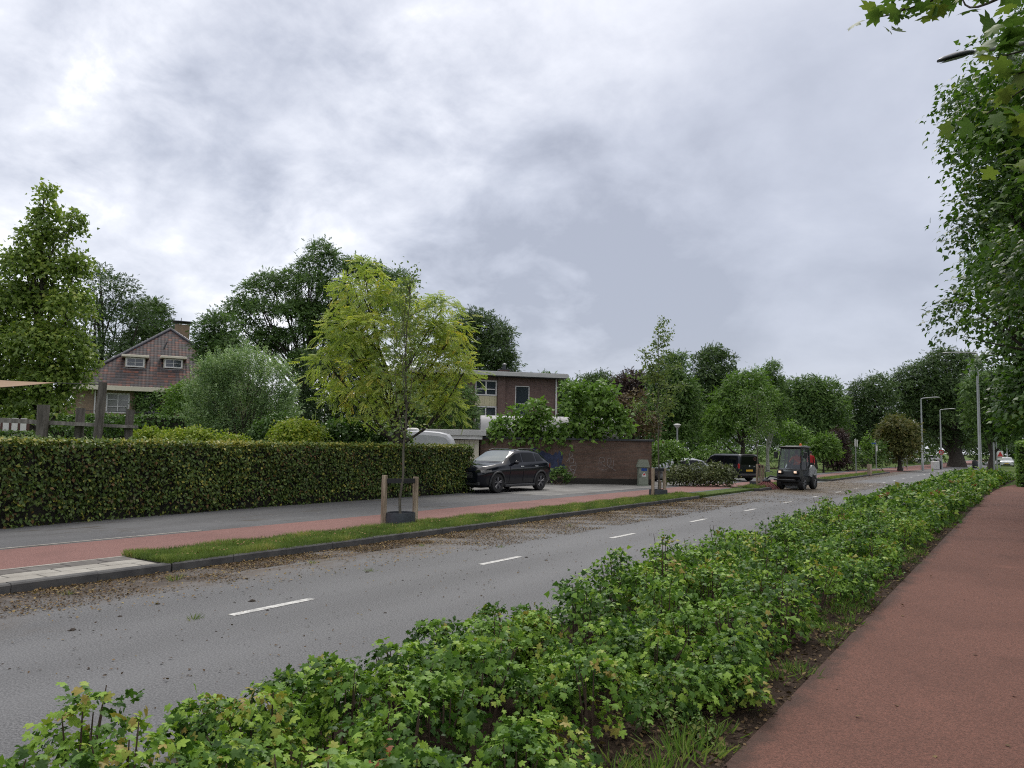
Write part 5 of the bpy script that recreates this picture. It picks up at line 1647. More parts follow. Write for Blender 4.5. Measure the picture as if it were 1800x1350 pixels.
def garage_block():
    b = foot(1000, 36.0, GZ)
    t = thing('garage_building', 'low brown brick garage block with graffiti on its wall and a pale vaulted rooflight', 'building', b, YAW)
    H = 2.04
    m = MB(); m.box(-4.15, 3.88, 0, 7.5, -.1, H); m.build('wall', M['brick_wall'], t)
    m = MB(); m.box(-4.2, 3.95, -.06, 7.6, H + .002, H + .10, .01); m.build('roof', M['steel_dark'], t)
    m = MB(); m.box(-4.145, 3.875, -.025, -.003, 0, .28); m.build('plinth', M['joint'], t)
    # barrel vault rooflight
    R = 1.08; n = 14; x0, x1, yc, zc = -4.25, 2.7, 2.7, H + .12
    m = MB()
    vs, fs = [], []
    nx = 7
    for i in range(nx):
        xa, xb = x0 + (x1 - x0) * i / nx + .012, x0 + (x1 - x0) * (i + 1) / nx - .012
        v = [(x, yc - R * math.cos(PI * k / n), zc + R * math.sin(PI * k / n)) for x in (xa, xb) for k in range(n + 1)]
        f = [(k, k + 1, n + 2 + k, n + 1 + k) for k in range(n)]
        m.add(v, f)
    ro = m.build('rooflight', M['vault'], t, smooth=60)
    m = MB()
    for x in (x0 + .01, x1 - .02): m.prism([(yc - R * .985 * math.cos(PI * k / n), zc + R * .985 * math.sin(PI * k / n)) for k in range(n + 1)], 'X', x, x + .02)
    for i in range(nx + 1):
        xx = x0 + (x1 - x0) * i / nx
        m.tube([(xx, yc - (R + .004) * math.cos(PI * k / n), zc + (R + .004) * math.sin(PI * k / n)) for k in range(n + 1)], .022, 6)
    m.build('rooflight_ends', M['steel_dark'], ro)
    # graffiti: sprayed lines and a blue patch
    s = 36.0 / F
    def px(u, v): return ((u - 1000) * s, 1.75 - (v - 784.8 - (u - 1000) * .0175) * s)
    g = MB()
    def spray():
        nonlocal g
        g.build('graffiti', M['graf_white'], t); g = MB()
    def line(pts, w=.014, y=-.008):
        P = []
        for i in range(len(pts) - 1):
            p0, p1, p2, p3 = [np.array(pts[max(0, min(len(pts) - 1, i + k))], float) for k in (-1, 0, 1, 2)]
            for q in np.linspace(0, 1, 6, endpoint=False):
                P.append(.5 * ((2 * p1) + (-p0 + p2) * q + (2 * p0 - 5 * p1 + 4 * p2 - p3) * q * q + (-p0 + 3 * p1 - 3 * p2 + p3) * q ** 3))
        P.append(np.array(pts[-1], float))
        P = [px(*p) for p in P]
        for a, c in zip(P[:-1], P[1:]):
            a, c = np.array(a), np.array(c); d = c - a; L = np.linalg.norm(d)
            if L < 1e-5: continue
            n_ = np.array([-d[1], d[0]]) / L * w
            q = [a + n_, a - n_, c - n_, c + n_]
            g.add([(p[0], y, p[1]) for p in q], [(0, 1, 2, 3)])
    line([(1001, 812), (1001, 798), (1005, 796), (1006, 802), (1001, 805), (1008, 806), (1008, 813), (1001, 814)])
    line([(996, 812), (1000, 806), (1003, 792)])
    spray()
    line([(1012, 818), (1004, 818), (1003, 824), (1010, 826), (1009, 833), (998, 832)])
    line([(1012, 812), (1013, 822), (1009, 830), (1004, 826), (1000, 820)])
    line([(996, 836), (1000, 829), (1006, 828), (1009, 836), (1005, 840), (997, 837)])
    spray()
    line([(1053, 818), (1054, 806), (1060, 804), (1063, 810), (1056, 814), (1065, 820)], .010)
    spray()
    line([(1068, 819), (1068, 808), (1073, 806), (1074, 814), (1070, 820), (1078, 820), (1079, 808)], .010)
    spray()
    line([(1052, 822), (1062, 826), (1072, 822), (1082, 827)], .009)
    spray()
    bl = MB(); rr = np.random.default_rng(3)
    for (u, v, ru, rv) in ((940, 800, 14, 12), (957, 806, 13, 13), (975, 810, 7, 14), (985, 806, 4, 14), (973, 826, 14, 7), (988, 824, 6, 9)):
        k = 18; ph = rr.uniform(0, 6.28)
        pts = [px(u + ru * math.cos(w) * (1 + .22 * math.sin(3 * w + ph) + rr.uniform(-.12, .12)), v + rv * math.sin(w) * (1 + .2 * math.cos(4 * w + ph))) for w in np.linspace(0, 6.283, k, endpoint=False)]
        bl.add([(p[0], -.004 - .0006 * len(bl.f), p[1]) for p in pts], [tuple(range(k))[::-1]])
    bl.build('graffiti_patch', M['graf_blue'], t)
    # the adjoining garage with its white fascia
    t2 = thing('garage', 'white-fronted garage with cream door, peeping over the right end of the beech hedge', 'garage', foot(812, 35.8, GZ), YAW)
    m = MB(); m.box(-1.6, .80, .02, 5.6, -.1, 2.0); m.build('wall', M['brick_wall'], t2)
    m = MB(); m.box(-1.9, 1.12, -.42, 5.8, 2.17, 2.44, .012); f = m.build('roof', M['fascia'], t2)
    m = MB(); m.box(-1.8, .95, -.34, 5.7, 2.002, 2.168); m.build('fascia', M['white'], f)
    m = MB()
    for i in range(10): m.box(-1.45 + i * .225, -1.45 + (i + 1) * .225 - .012, -.03, .018, .02, 1.96)
    d = m.build('door', M['cream'], t2)
    m = MB(); m.box(-.2, .0, -.06, -.031, .95, 1.0); m.build('handle', M['steel_dark'], d)


garage_block()


# ------------------------------------------------------------------ vehicles
def pw(xs, ys, x): return float(np.interp(x, xs, ys))


def car_shell(stn, n=120, sm=2):
    """stations (x, under z, half width, belt z, top z, half top width) -> vertex grid [i, j] for the left and right side"""
    st = np.array(stn, float)
    xs = np.linspace(st[0, 0], st[-1, 0], n)
    A = [np.interp(xs, st[:, 0], st[:, k]) for k in range(1, 6)]
    for _ in range(sm):
        for a in A: a[1:-1] = (a[:-2] + 2 * a[1:-1] + a[2:]) / 4
    zu, w, zb, zt, wt = A
    T = np.array([0, 1, 2, 3, 4, 5, 6, 7], float)
    m = 57
    tt = np.linspace(0, 7, m)
    Gd = np.zeros((n, m, 3))
    for i in range(n):
        zm = zu[i] + .52 * (zb[i] - zu[i])
        r = np.array([(0, zu[i]), (w[i] * .86, zu[i]), (w[i] * .945, zu[i] + .12 * (zb[i] - zu[i])), (w[i], zu[i] + .80 * (zb[i] - zu[i])), (w[i] * .955, zb[i]),
                      (wt[i], zt[i] - .06 * min(1, max(.2, (zt[i] - zb[i]) * 2))), (wt[i] * .62, zt[i] - .006), (0, zt[i])])
        y = np.interp(tt, T, r[:, 0]); z = np.interp(tt, T, r[:, 1])
        for _ in range(4):
            y[1:-1] = (y[:-2] + 2 * y[1:-1] + y[2:]) / 4; z[1:-1] = (z[:-2] + 2 * z[1:-1] + z[2:]) / 4
        Gd[i, :, 0] = xs[i]; Gd[i, :, 1] = y; Gd[i, :, 2] = z
    return xs, tt, Gd


def grid_faces(n, m, pred):
    fs = []
    for i in range(n - 1):
        for j in range(m - 1):
            if pred(i, j): fs.append((i * m + j, (i + 1) * m + j, (i + 1) * m + j + 1, i * m + j + 1))
    return fs


def patch(name, mat, parent, Gd, pred, off=.006, sides=(-1, 1), one=False):
    n, m, _ = Gd.shape
    du = np.gradient(Gd, axis=0); dv = np.gradient(Gd, axis=1)
    nr = norm(np.cross(du, dv)); c = Gd[n // 2].mean(0)
    sgn = np.sign(np.sum(nr * np.array([0, 1, .4]), -1, keepdims=True)); sgn[sgn == 0] = 1
    P = Gd + nr * sgn * off
    fs = grid_faces(n, m, pred)
    used = sorted({i for f in fs for i in f}); idx = {k: i for i, k in enumerate(used)}
    V = P.reshape(-1, 3)[used]
    outs = []
    mb = MB()
    for s in sides:
        vs = [(v[0], v[1] * s, v[2]) for v in V]
        ff = [tuple(idx[i] for i in f) for f in fs]
        if s < 0: ff = [f[::-1] for f in ff]
        if one: mb.add(vs, ff)
        else:
            k = MB(); k.add(vs, ff); outs.append(k.build(name, mat, parent, smooth=30))
    if one: outs.append(mb.build(name, mat, parent, smooth=30))
    return outs


def wheel(parent, x, y, r, w, rim, spokes=5, side=-1):
    t = MB(); p = [(r * .62, -w / 2), (r * .93, -w / 2), (r, -w * .32), (r, w * .32), (r * .93, w / 2), (r * .62, w / 2)]
    t.lathe([(a, b + y) for a, b in p], 28, (x, 0, r), 'Y', close=True)
    o = t.build('wheel', M['tyre'], parent, smooth=40)
    m = MB(); yo = y + side * w * .44
    m.lathe([(r * .66, yo), (r * .60, yo + .004 * side), (r * .60, yo - .05 * side)], 28, (x, 0, r), 'Y')
    m.lathe([(.02, yo - side * .055), (r * .60, yo - side * .055)], 20, (x, 0, r), 'Y')
    for k in range(spokes):
        a = 2 * PI * k / spokes + .3
        for dv in (-.16, .16):
            ca, sa = math.cos(a + dv), math.sin(a + dv); c2, s2 = math.cos(a), math.sin(a)
            m.tube([(x + r * .10 * c2, yo - side * .012, r + r * .10 * s2), (x + r * .61 * ca, yo - side * .006, r + r * .61 * sa)], [r * .055, r * .07], 6)
    m.lathe([(.001, yo + side * .004), (r * .14, yo + side * .002), (r * .16, yo - side * .03)], 12, (x, 0, r), 'Y')
    m.build('rim', rim, o, smooth=40)
    return o


def car(name, label, cat, stn, L, W, axles, r, paint, glass_side, screen, rim, group=None, van=False, detail=True, sidewin=None, wst=(1.3, 2.05), rear=(3.9, 4.3), arch=.10, arch_mat='black_plastic'):
    t = thing(name, label, cat, group=group)
    xs, tt, Gd = car_shell(stn)
    n, m, _ = Gd.shape
    cx = (xs[:-1] + xs[1:]) / 2; ct = (tt[:-1] + tt[1:]) / 2
    cz = (Gd[:-1, :-1, 2] + Gd[1:, 1:, 2]) / 2; cy = (Gd[:-1, :-1, 1] + Gd[1:, 1:, 1]) / 2
    def hole(i, j):
        return cy[i, j] > W * .30 and any((cx[i] - a) ** 2 + (cz[i, j] - r) ** 2 < (r + arch * .62) ** 2 for a in axles) and cz[i, j] < r * 2 + .2
    body = MB()
    V = Gd.reshape(-1, 3)
    fs = grid_faces(n, m, lambda i, j: not hole(i, j))
    for s in (-1, 1):
        body.add([(v[0], v[1] * s, v[2]) for v in V], [f if s > 0 else f[::-1] for f in fs])
    for i, fl in ((0, False), (n - 1, True)):
        ring_ = [(Gd[i, j, 0], Gd[i, j, 1], Gd[i, j, 2]) for j in range(m)] + [(Gd[i, j, 0], -Gd[i, j, 1], Gd[i, j, 2]) for j in range(m - 2, 0, -1)]
        k = len(ring_); body.add(ring_, [tuple(range(k)) if not fl else tuple(range(k))[::-1]])
    bo = body.build('body', paint, t, smooth=38)
    # dark inside of the wheel arches and under the floor
    u = MB(); u.box(.25, L - .25, -W * .33, W * .33, .19, .55)
    for a in axles: u.box(a - r - .06, a + r + .06, -W * .46, W * .46, .45, r * 2 + .02)
    u.build('underbody', M['black_plastic'], t)
    for a in axles:
        for s in (-1, 1):
            am = MB(); R0 = r + arch * .55; k = 22; pts_o, pts_i = [], []
            for q in range(k + 1):
                w = math.radians(-14 + 208 * q / k)
                zx = a + R0 * math.cos(w); zz = r + R0 * math.sin(w)
                i = int(np.clip(np.searchsorted(xs, zx), 0, n - 1)); jj = int(np.argmin(np.abs(Gd[i, 8:34, 2] - zz))) + 8
                am_y = (Gd[i, jj, 1] + .008) * s
                pts_o.append((zx, am_y, max(zz, .2)))
            am.tube(pts_o, arch * .42, 6)
            am.build('arch_trim', M[arch_mat], t, smooth=60)
    for s in (-1, 1):
        for a in axles: wheel(t, a, s * (W / 2 - .125), r, .225, rim, side=s)
    zb = np.interp(xs, [q[0] for q in stn], [q[3] for q in stn]); zt = np.interp(xs, [q[0] for q in stn], [q[4] for q in stn])
    if sidewin:
        def sw(i, j):
            x = cx[i]
            if not (4.12 < ct[j] < 4.86): return False
            return any(a < x < b for a, b in sidewin) and zt[i] - zb[i] > .17 and cz[i, j] > zb[i] + .035 and cz[i, j] < zt[i] - .075
        patch('side_windows', glass_side, t, Gd, sw, one=False)
    patch('windscreen', screen, t, Gd, lambda i, j: wst[0] < cx[i] < wst[1] and ct[j] > 5.12, one=True)
    if rear: patch('rear_window', glass_side, t, Gd, lambda i, j: rear[0] < cx[i] < rear[1] and ct[j] > 5.15, one=True)
    return t, Gd, xs, zb, zt


def place_car(t, pF, pR, xf, yt, z):
    """front-left wheel stands at pF, rear-left wheel lies in direction pR"""
    d = np.array(pR[:2]) - np.array(pF[:2]); a = math.atan2(d[1], d[0]); c, s = math.cos(a), math.sin(a)
    lx, ly = xf, -yt
    t.location = (float(pF[0] - (c * lx - s * ly)), float(pF[1] - (s * lx + c * ly)), z); t.rotation_euler = (0, 0, a)


def suv():
    st = [(0.0, .36, .66, .72, .80, .50), (.05, .28, .80, .76, .88, .60), (.28, .21, .875, .88, .985, .70), (.88, .20, .905, .965, 1.055, .75), (1.32, .20, .912, 1.0, 1.105, .76),
          (1.62, .20, .915, 1.015, 1.29, .72), (2.08, .20, .917, 1.03, 1.535, .70), (2.55, .20, .917, 1.045, 1.60, .69), (3.2, .20, .917, 1.06, 1.595, .68), (3.75, .20, .915, 1.09, 1.525, .66),
          (4.05, .22, .905, 1.12, 1.40, .60), (4.27, .27, .88, 1.08, 1.20, .66), (4.37, .34, .84, .98, 1.06, .66), (4.41, .42, .74, .86, .94, .6)]
    t, Gd, xs, zb, zt = car('parked_suv', 'black compact SUV parked at the end of the beech hedge, facing the road', 'car', st, 4.41, 1.834, (.89, 3.62), .355, M['black_paint'], M['car_glass'], M['screen_glass'], M['alloy_dark'],
                            sidewin=[(1.72, 2.42), (2.50, 3.30), (3.36, 3.86)], wst=(1.38, 2.04), rear=(4.06, 4.30))
    n, m, _ = Gd.shape; cx = (xs[:-1] + xs[1:]) / 2; cz = (Gd[:-1, :-1, 2] + Gd[1:, 1:, 2]) / 2; cy = (Gd[:-1, :-1, 1] + Gd[1:, 1:, 1]) / 2
    for o in patch('headlight', M['clear_lens'], t, Gd, lambda i, j: .06 < cx[i] < .52 and .715 + .10 * cx[i] < cz[i, j] < .80 + .09 * cx[i] and cy[i, j] > .45, off=.012): pass
    patch('tail_light', M['red_lens'], t, Gd, lambda i, j: 4.22 < cx[i] < 4.40 and .88 < cz[i, j] < 1.02 and cy[i, j] > .35, off=.012)
    for s in (-1, 1):
        mb = MB(); mb.box(1.78, 1.95, s * 1.0 - .10, s * 1.0 + .10, 1.03, 1.17, .05); mb.box(1.80, 1.90, min(s * .84, s * .93), max(s * .84, s * .93), 1.03, 1.08); mb.build('mirror', M['black_paint'], t, smooth=60)
        mb = MB(); mb.tube([(2.2, s * .63, 1.54), (2.5, s * .62, 1.605), (3.4, s * .61, 1.60), (3.8, s * .60, 1.50)], .018, 6); mb.build('roof_rail', M['black_plastic'], t, smooth=60)
        for x in (2.25, 3.2):
            mb = MB(); mb.box(x, x + .2, s * .918 - .02, s * .918 + .02, .925, .965, .012); mb.build('door_handle', M['chrome'], t)
        for x in (1.62, 2.46, 3.34):
            mb = MB(); mb.box(x - .004, x + .004, s * .912 - .006, s * .912 + .006, .34, .96); mb.build('door_gap', M['black_plastic'], t)
    mb = MB(); mb.box(1.32, 3.22, -.925, .925, .20, .30, .02); mb.build('sill_trim', M['black_plastic'], t)
    mb = MB(); mb.box(-.012, .06, -.42, .42, .52, .76, .03)
    mb.box(.0, .1, -.72, .72, .27, .44, .04); mb.build('grille', M['black_plastic'], t)
    mb = MB(); mb.box(-.02, -.010, -.30, .30, .635, .66); mb.lathe([(.001, -.022), (.075, -.022), (.075, -.012)], 16, (0, 0, .645), 'X'); mb.build('grille_bar', M['chrome'], t)
    mb = MB(); mb.box(4.36, 4.44, -.8, .8, .32, .50, .04); mb.build('rear_bumper', M['black_plastic'], t)
    place_car(t, foot(873.3, 28.2, 0), foot(949, 30.4, 0), .89, .80, GZ + .014)


suv()


def van():
    st = [(0.0, .35, .62, .70, .78, .5), (.06, .25, .74, .78, .86, .55), (.35, .20, .80, .86, .98, .62), (.85, .20, .81, .90, 1.05, .66), (1.45, .20, .81, .93, 1.50, .66), (1.75, .20, .81, .93, 1.585, .67),
          (2.4, .20, .81, .93, 1.60, .68), (3.4, .20, .81, .93, 1.60, .68), (3.95, .22, .808, .93, 1.585, .68), (4.07, .24, .795, .93, 1.54, .66), (4.10, .27, .77, .92, 1.50, .64)]
    t, Gd, xs, zb, zt = car('black_van', 'black people-carrier van seen from behind, parked beyond the bush', 'van', st, 4.1, 1.62, (.75, 3.25), .31, M['black_paint'], M['car_glass'], M['screen_glass'], M['alloy'],
                            sidewin=[(1.2, 1.66), (1.74, 2.72), (2.80, 3.86)], wst=(.9, 1.45), rear=None, arch=.05, arch_mat='black_paint')
    mb = MB(); mb.prism([(-.60, .97), (.60, .97), (.56, 1.44), (-.56, 1.44)], 'X', 4.095, 4.112); rw = mb.build('rear_window', M['car_glass'], t)
    mb = MB(); mb.lathe([(.055, 4.116), (.105, 4.116), (.105, 4.110), (.055, 4.110)], 20, (0, .40, 1.30), 'X', close=True); mb.build('window_sticker', M['brown_board'], rw)
    for s in (-1, 1):
        mb = MB(); mb.box(4.02, 4.125, s * .745 - .055, s * .745 + .055, .74, 1.02, .02); tl = mb.build('tail_light', M['red_lens'], t)
        mb = MB(); mb.box(4.03, 4.128, s * .745 - .05, s * .745 + .05, .70, .738, .01); mb.build('reversing_light', M['clear_lens'], tl)
        mb = MB(); mb.box(1.05, 1.18, s * .90 - .08, s * .90 + .08, .93, 1.12, .04); mb.build('mirror', M['black_plastic'], t)
    mb = MB(); mb.box(4.105, 4.118, -.25, .25, .575, .685, .004); mb.build('number_plate', M['plate_yellow'], t)
    mb = MB(); mb.box(4.105, 4.125, .28, .42, .83, .86, .008); mb.build('door_handle', M['chrome'], t)
    mb = MB(); mb.lathe([(.001, 4.125), (.05, 4.123), (.055, 4.11)], 16, (0, 0, .88), 'X'); mb.build('badge', M['chrome'], t)
    mb = MB(); mb.box(4.04, 4.15, -.74, .74, .30, .46, .04); mb.build('rear_bumper', M['black_plastic'], t)
    mb = MB(); mb.box(4.06, 4.16, -.55, .55, 1.545, 1.575, .012); mb.build('spoiler', M['black_paint'], t)
    a = math.radians(24.0); f = FV * math.cos(a) - RV * math.sin(a)
    lx = -f; rot = math.atan2(lx[1], lx[0])
    e = foot(1317, 44.6, .006)
    t.rotation_euler = (0, 0, rot); t.location = (float(e[0] - lx[0] * 4.1), float(e[1] - lx[1] * 4.1), .006)


van()
HB = [(0.0, .34, .58, .62, .70, .45), (.06, .26, .76, .68, .78, .55), (.4, .2, .84, .82, .90, .64), (1.0, .2, .86, .88, .98, .68), (1.7, .2, .865, .92, 1.36, .60), (2.2, .2, .865, .93, 1.45, .58), (2.9, .2, .865, .94, 1.44, .57),
      (3.5, .22, .86, .96, 1.33, .57), (3.85, .26, .83, .94, 1.08, .60), (3.95, .34, .78, .88, .95, .58), (4.0, .42, .68, .76, .84, .5)]


def hatch(label, paint, group=None, name='parked_car'):
    t, Gd, xs, zb, zt = car(name, label, 'car', HB, 4.0, 1.73, (.80, 3.28), .31, paint, M['car_glass'], M['screen_glass'], M['alloy'], sidewin=[(1.42, 2.2), (2.28, 3.05), (3.1, 3.45)], wst=(1.05, 1.66), rear=(3.52, 3.84), arch=.05, group=group)
    n, m, _ = Gd.shape; cx = (xs[:-1] + xs[1:]) / 2; cz = (Gd[:-1, :-1, 2] + Gd[1:, 1:, 2]) / 2; cy = (Gd[:-1, :-1, 1] + Gd[1:, 1:, 1]) / 2
    patch('headlight', M['clear_lens'], t, Gd, lambda i, j: .05 < cx[i] < .5 and .58 < cz[i, j] < .74 and cy[i, j] > .42, off=.012)
    patch('tail_light', M['red_lens'], t, Gd, lambda i, j: 3.85 < cx[i] < 3.99 and .72 < cz[i, j] < .92 and cy[i, j] > .35, off=.012)
    mb = MB(); mb.box(-.012, .05, -.45, .45, .30, .46, .02); mb.build('grille', M['black_plastic'], t)
    mb = MB(); mb.box(-.022, -.012, -.26, .26, .48, .58); mb.build('number_plate', M['plate_yellow'], t)
    return t


sc_ = hatch('silver car almost hidden behind the grey-green bush, only roof and windscreen showing', M['silver'])
place_car(sc_, foot(1183, 40.2, 0), foot(1245, 41.6, 0), .80, .76, .004)
sc_.scale = (.93, .93, .93)
fc = hatch('white car coming along the road in the far distance, beside the clipped hedge block', M['white_car'], name='oncoming_car')
p = at(1769.5, 815, 108); fc.location = (float(p[0]), float(p[1]), .0); fc.rotation_euler = (0, 0, PI / 2)
for (u, d, r_, lab) in ((1561, 128, .4, 'small white car parked far beyond the lawn, left of the rounded reddish-green tree trunk'), (1605, 132, .3, 'small pale car parked far beyond the lawn, right of the blue name signs')):
    q = dup(fc, foot(u, d, .0), r_, lab); q.name = 'parked_car'; q['category'] = 'car'


def clear_glass():
    m = bpy.data.materials.new('cab_glass'); m.use_nodes = True; nt = m.node_tree; nt.nodes.clear()
    a = nt.nodes.new('ShaderNodeBsdfTransparent'); a.inputs[0].default_value = (.62, .68, .72, 1)
    b = nt.nodes.new('ShaderNodeBsdfGlossy'); b.inputs['Roughness'].default_value = .03
    mx = nt.nodes.new('ShaderNodeMixShader'); mx.inputs[0].default_value = .09
    o = nt.nodes.new('ShaderNodeOutputMaterial')
    nt.links.new(a.outputs[0], mx.inputs[1]); nt.links.new(b.outputs[0], mx.inputs[2]); nt.links.new(mx.outputs[0], o.inputs[0])
    return m


M['cab_glass'] = clear_glass()


# ------------------------------------------------------------------ people
def person(label, J, loc, rotz, zones, scale=1.0, hair=True, tilt=0):
    """one continuous body grown round a skeleton; J: joint -> (position, radius); zones(face centre) -> material index"""
    E_ = [('hip', 'waist'), ('waist', 'chest'), ('chest', 'neck'), ('neck', 'chin'), ('chin', 'head'), ('head', 'crown')]
    for s in 'lr':
        E_ += [('hip', 'thigh' + s), ('thigh' + s, 'knee' + s), ('knee' + s, 'ankle' + s), ('ankle' + s, 'toe' + s), ('chest', 'shoulder' + s), ('shoulder' + s, 'elbow' + s), ('elbow' + s, 'wrist' + s), ('wrist' + s, 'palm' + s)]
        for k in range(5): E_.append(('palm' + s, 'finger%d%s' % (k, s)))
    J = dict(J)
    for s, sg in (('l', 1), ('r', -1)):
        w, e = np.array(J['wrist' + s][0]), np.array(J['elbow' + s][0]); d = norm(w - e)
        pl = w + d * .07; J['palm' + s] = (pl, .026)
        side = norm(np.cross(d, [sg, 0.1, 0.2]))
        for k in range(4): J['finger%d%s' % (k, s)] = (pl + d * (.085 - .008 * abs(k - 1)) + side * (.026 * (k - 1.5)), .009)
        J['finger4' + s] = (pl + d * .02 + side * .06, .010)
    names = list(J); ix = {k: i for i, k in enumerate(names)}
    me = bpy.data.meshes.new('person')
    me.from_pydata([tuple(float(c) for c in J[k][0]) for k in names], [(ix[a], ix[b]) for a, b in E_ if a in ix and b in ix], [])
    o = bpy.data.objects.new('person', me); COL.objects.link(o)
    o.modifiers.new('skin', 'SKIN'); o.modifiers.new('sub', 'SUBSURF').levels = 1
    sv = me.skin_vertices[0].data
    for k in names:
        r = J[k][1]; sv[ix[k]].radius = (r, r) if isinstance(r, (int, float)) else r
    sv[ix['hip']].use_root = True
    dg = bpy.context.evaluated_depsgraph_get(); dg.update()
    me2 = bpy.data.meshes.new_from_object(o.evaluated_get(dg))
    bpy.data.objects.remove(o)
    me2.name = 'person'
    b = bpy.data.objects.new('person', me2); COL.objects.link(b)
    me2.materials.clear()
    for mt in zones[0]: me2.materials.append(mt)
    for p in me2.polygons: p.material_index = zones[1](p.center); p.use_smooth = True
    b.location = [float(c) for c in loc]; b.rotation_euler = (0, 0, rotz); b.scale = (scale,) * 3
    tag(b, label, 'person')
    h = np.array(J['head'][0])
    hm = MB(); pr = [(.001, .135), (.055, .125), (.088, .085), (.098, .03), (.094, -.02), (.085, -.05)]
    hm.lathe(pr, 16, (h[0], h[1] + .012, h[2])); hr = hm.build('hair', M['hair'], b, smooth=60)
    fm = MB()
    for sx in (-1, 1):
        fm.lathe([(.001, -.012), (.010, -.008), (.012, 0)], 8, (h[0] + sx * .032, h[1] - .088, h[2] - .004), 'Y')
    fm.box(h[0] - .022, h[0] + .022, h[1] - .092, h[1] - .086, h[2] - .062, h[2] - .054)
    fm.build('eyes', M['hair'], b)
    nm = MB(); nm.add([(h[0] - .014, h[1] - .085, h[2] - .035), (h[0] + .014, h[1] - .085, h[2] - .035), (h[0], h[1] - .112, h[2] - .032), (h[0], h[1] - .088, h[2] + .004)], [(0, 1, 2), (0, 2, 3), (2, 1, 3)]); nm.build('nose', M['skin'], b)
    return b


STAND = {'hip': ((0, 0, .93), (.135, .10)), 'waist': ((0, 0, 1.08), (.13, .095)), 'chest': ((0, .01, 1.32), (.16, .11)), 'neck': ((0, .01, 1.50), .055), 'chin': ((0, -.01, 1.58), .062), 'head': ((0, -.01, 1.66), (.078, .092)), 'crown': ((0, 0, 1.735), .055)}
for s, g in (('l', 1), ('r', -1)):
    STAND.update({'thigh' + s: ((g * .095, 0, .84), .095), 'knee' + s: ((g * .10, -.03 * g, .48), .06), 'ankle' + s: ((g * .10, .04 * g, .09), .042), 'toe' + s: ((g * .11, .04 * g - .15, .04), .035),
                  'shoulder' + s: ((g * .185, .01, 1.42), .062), 'elbow' + s: ((g * .235, .03, 1.13), .046), 'wrist' + s: ((g * .24, -.06, .90), .032)})
person('person in red jacket and dark trousers standing behind the road sweeper', STAND, foot(1425, 57, .03), YAW - .3,
       ([M['dark_cloth'], M['red_cloth'], M['skin']], lambda c: 2 if c.z > 1.50 or (abs(c.x) > .19 and c.z < .90) else (1 if c.z > .93 else 0)))


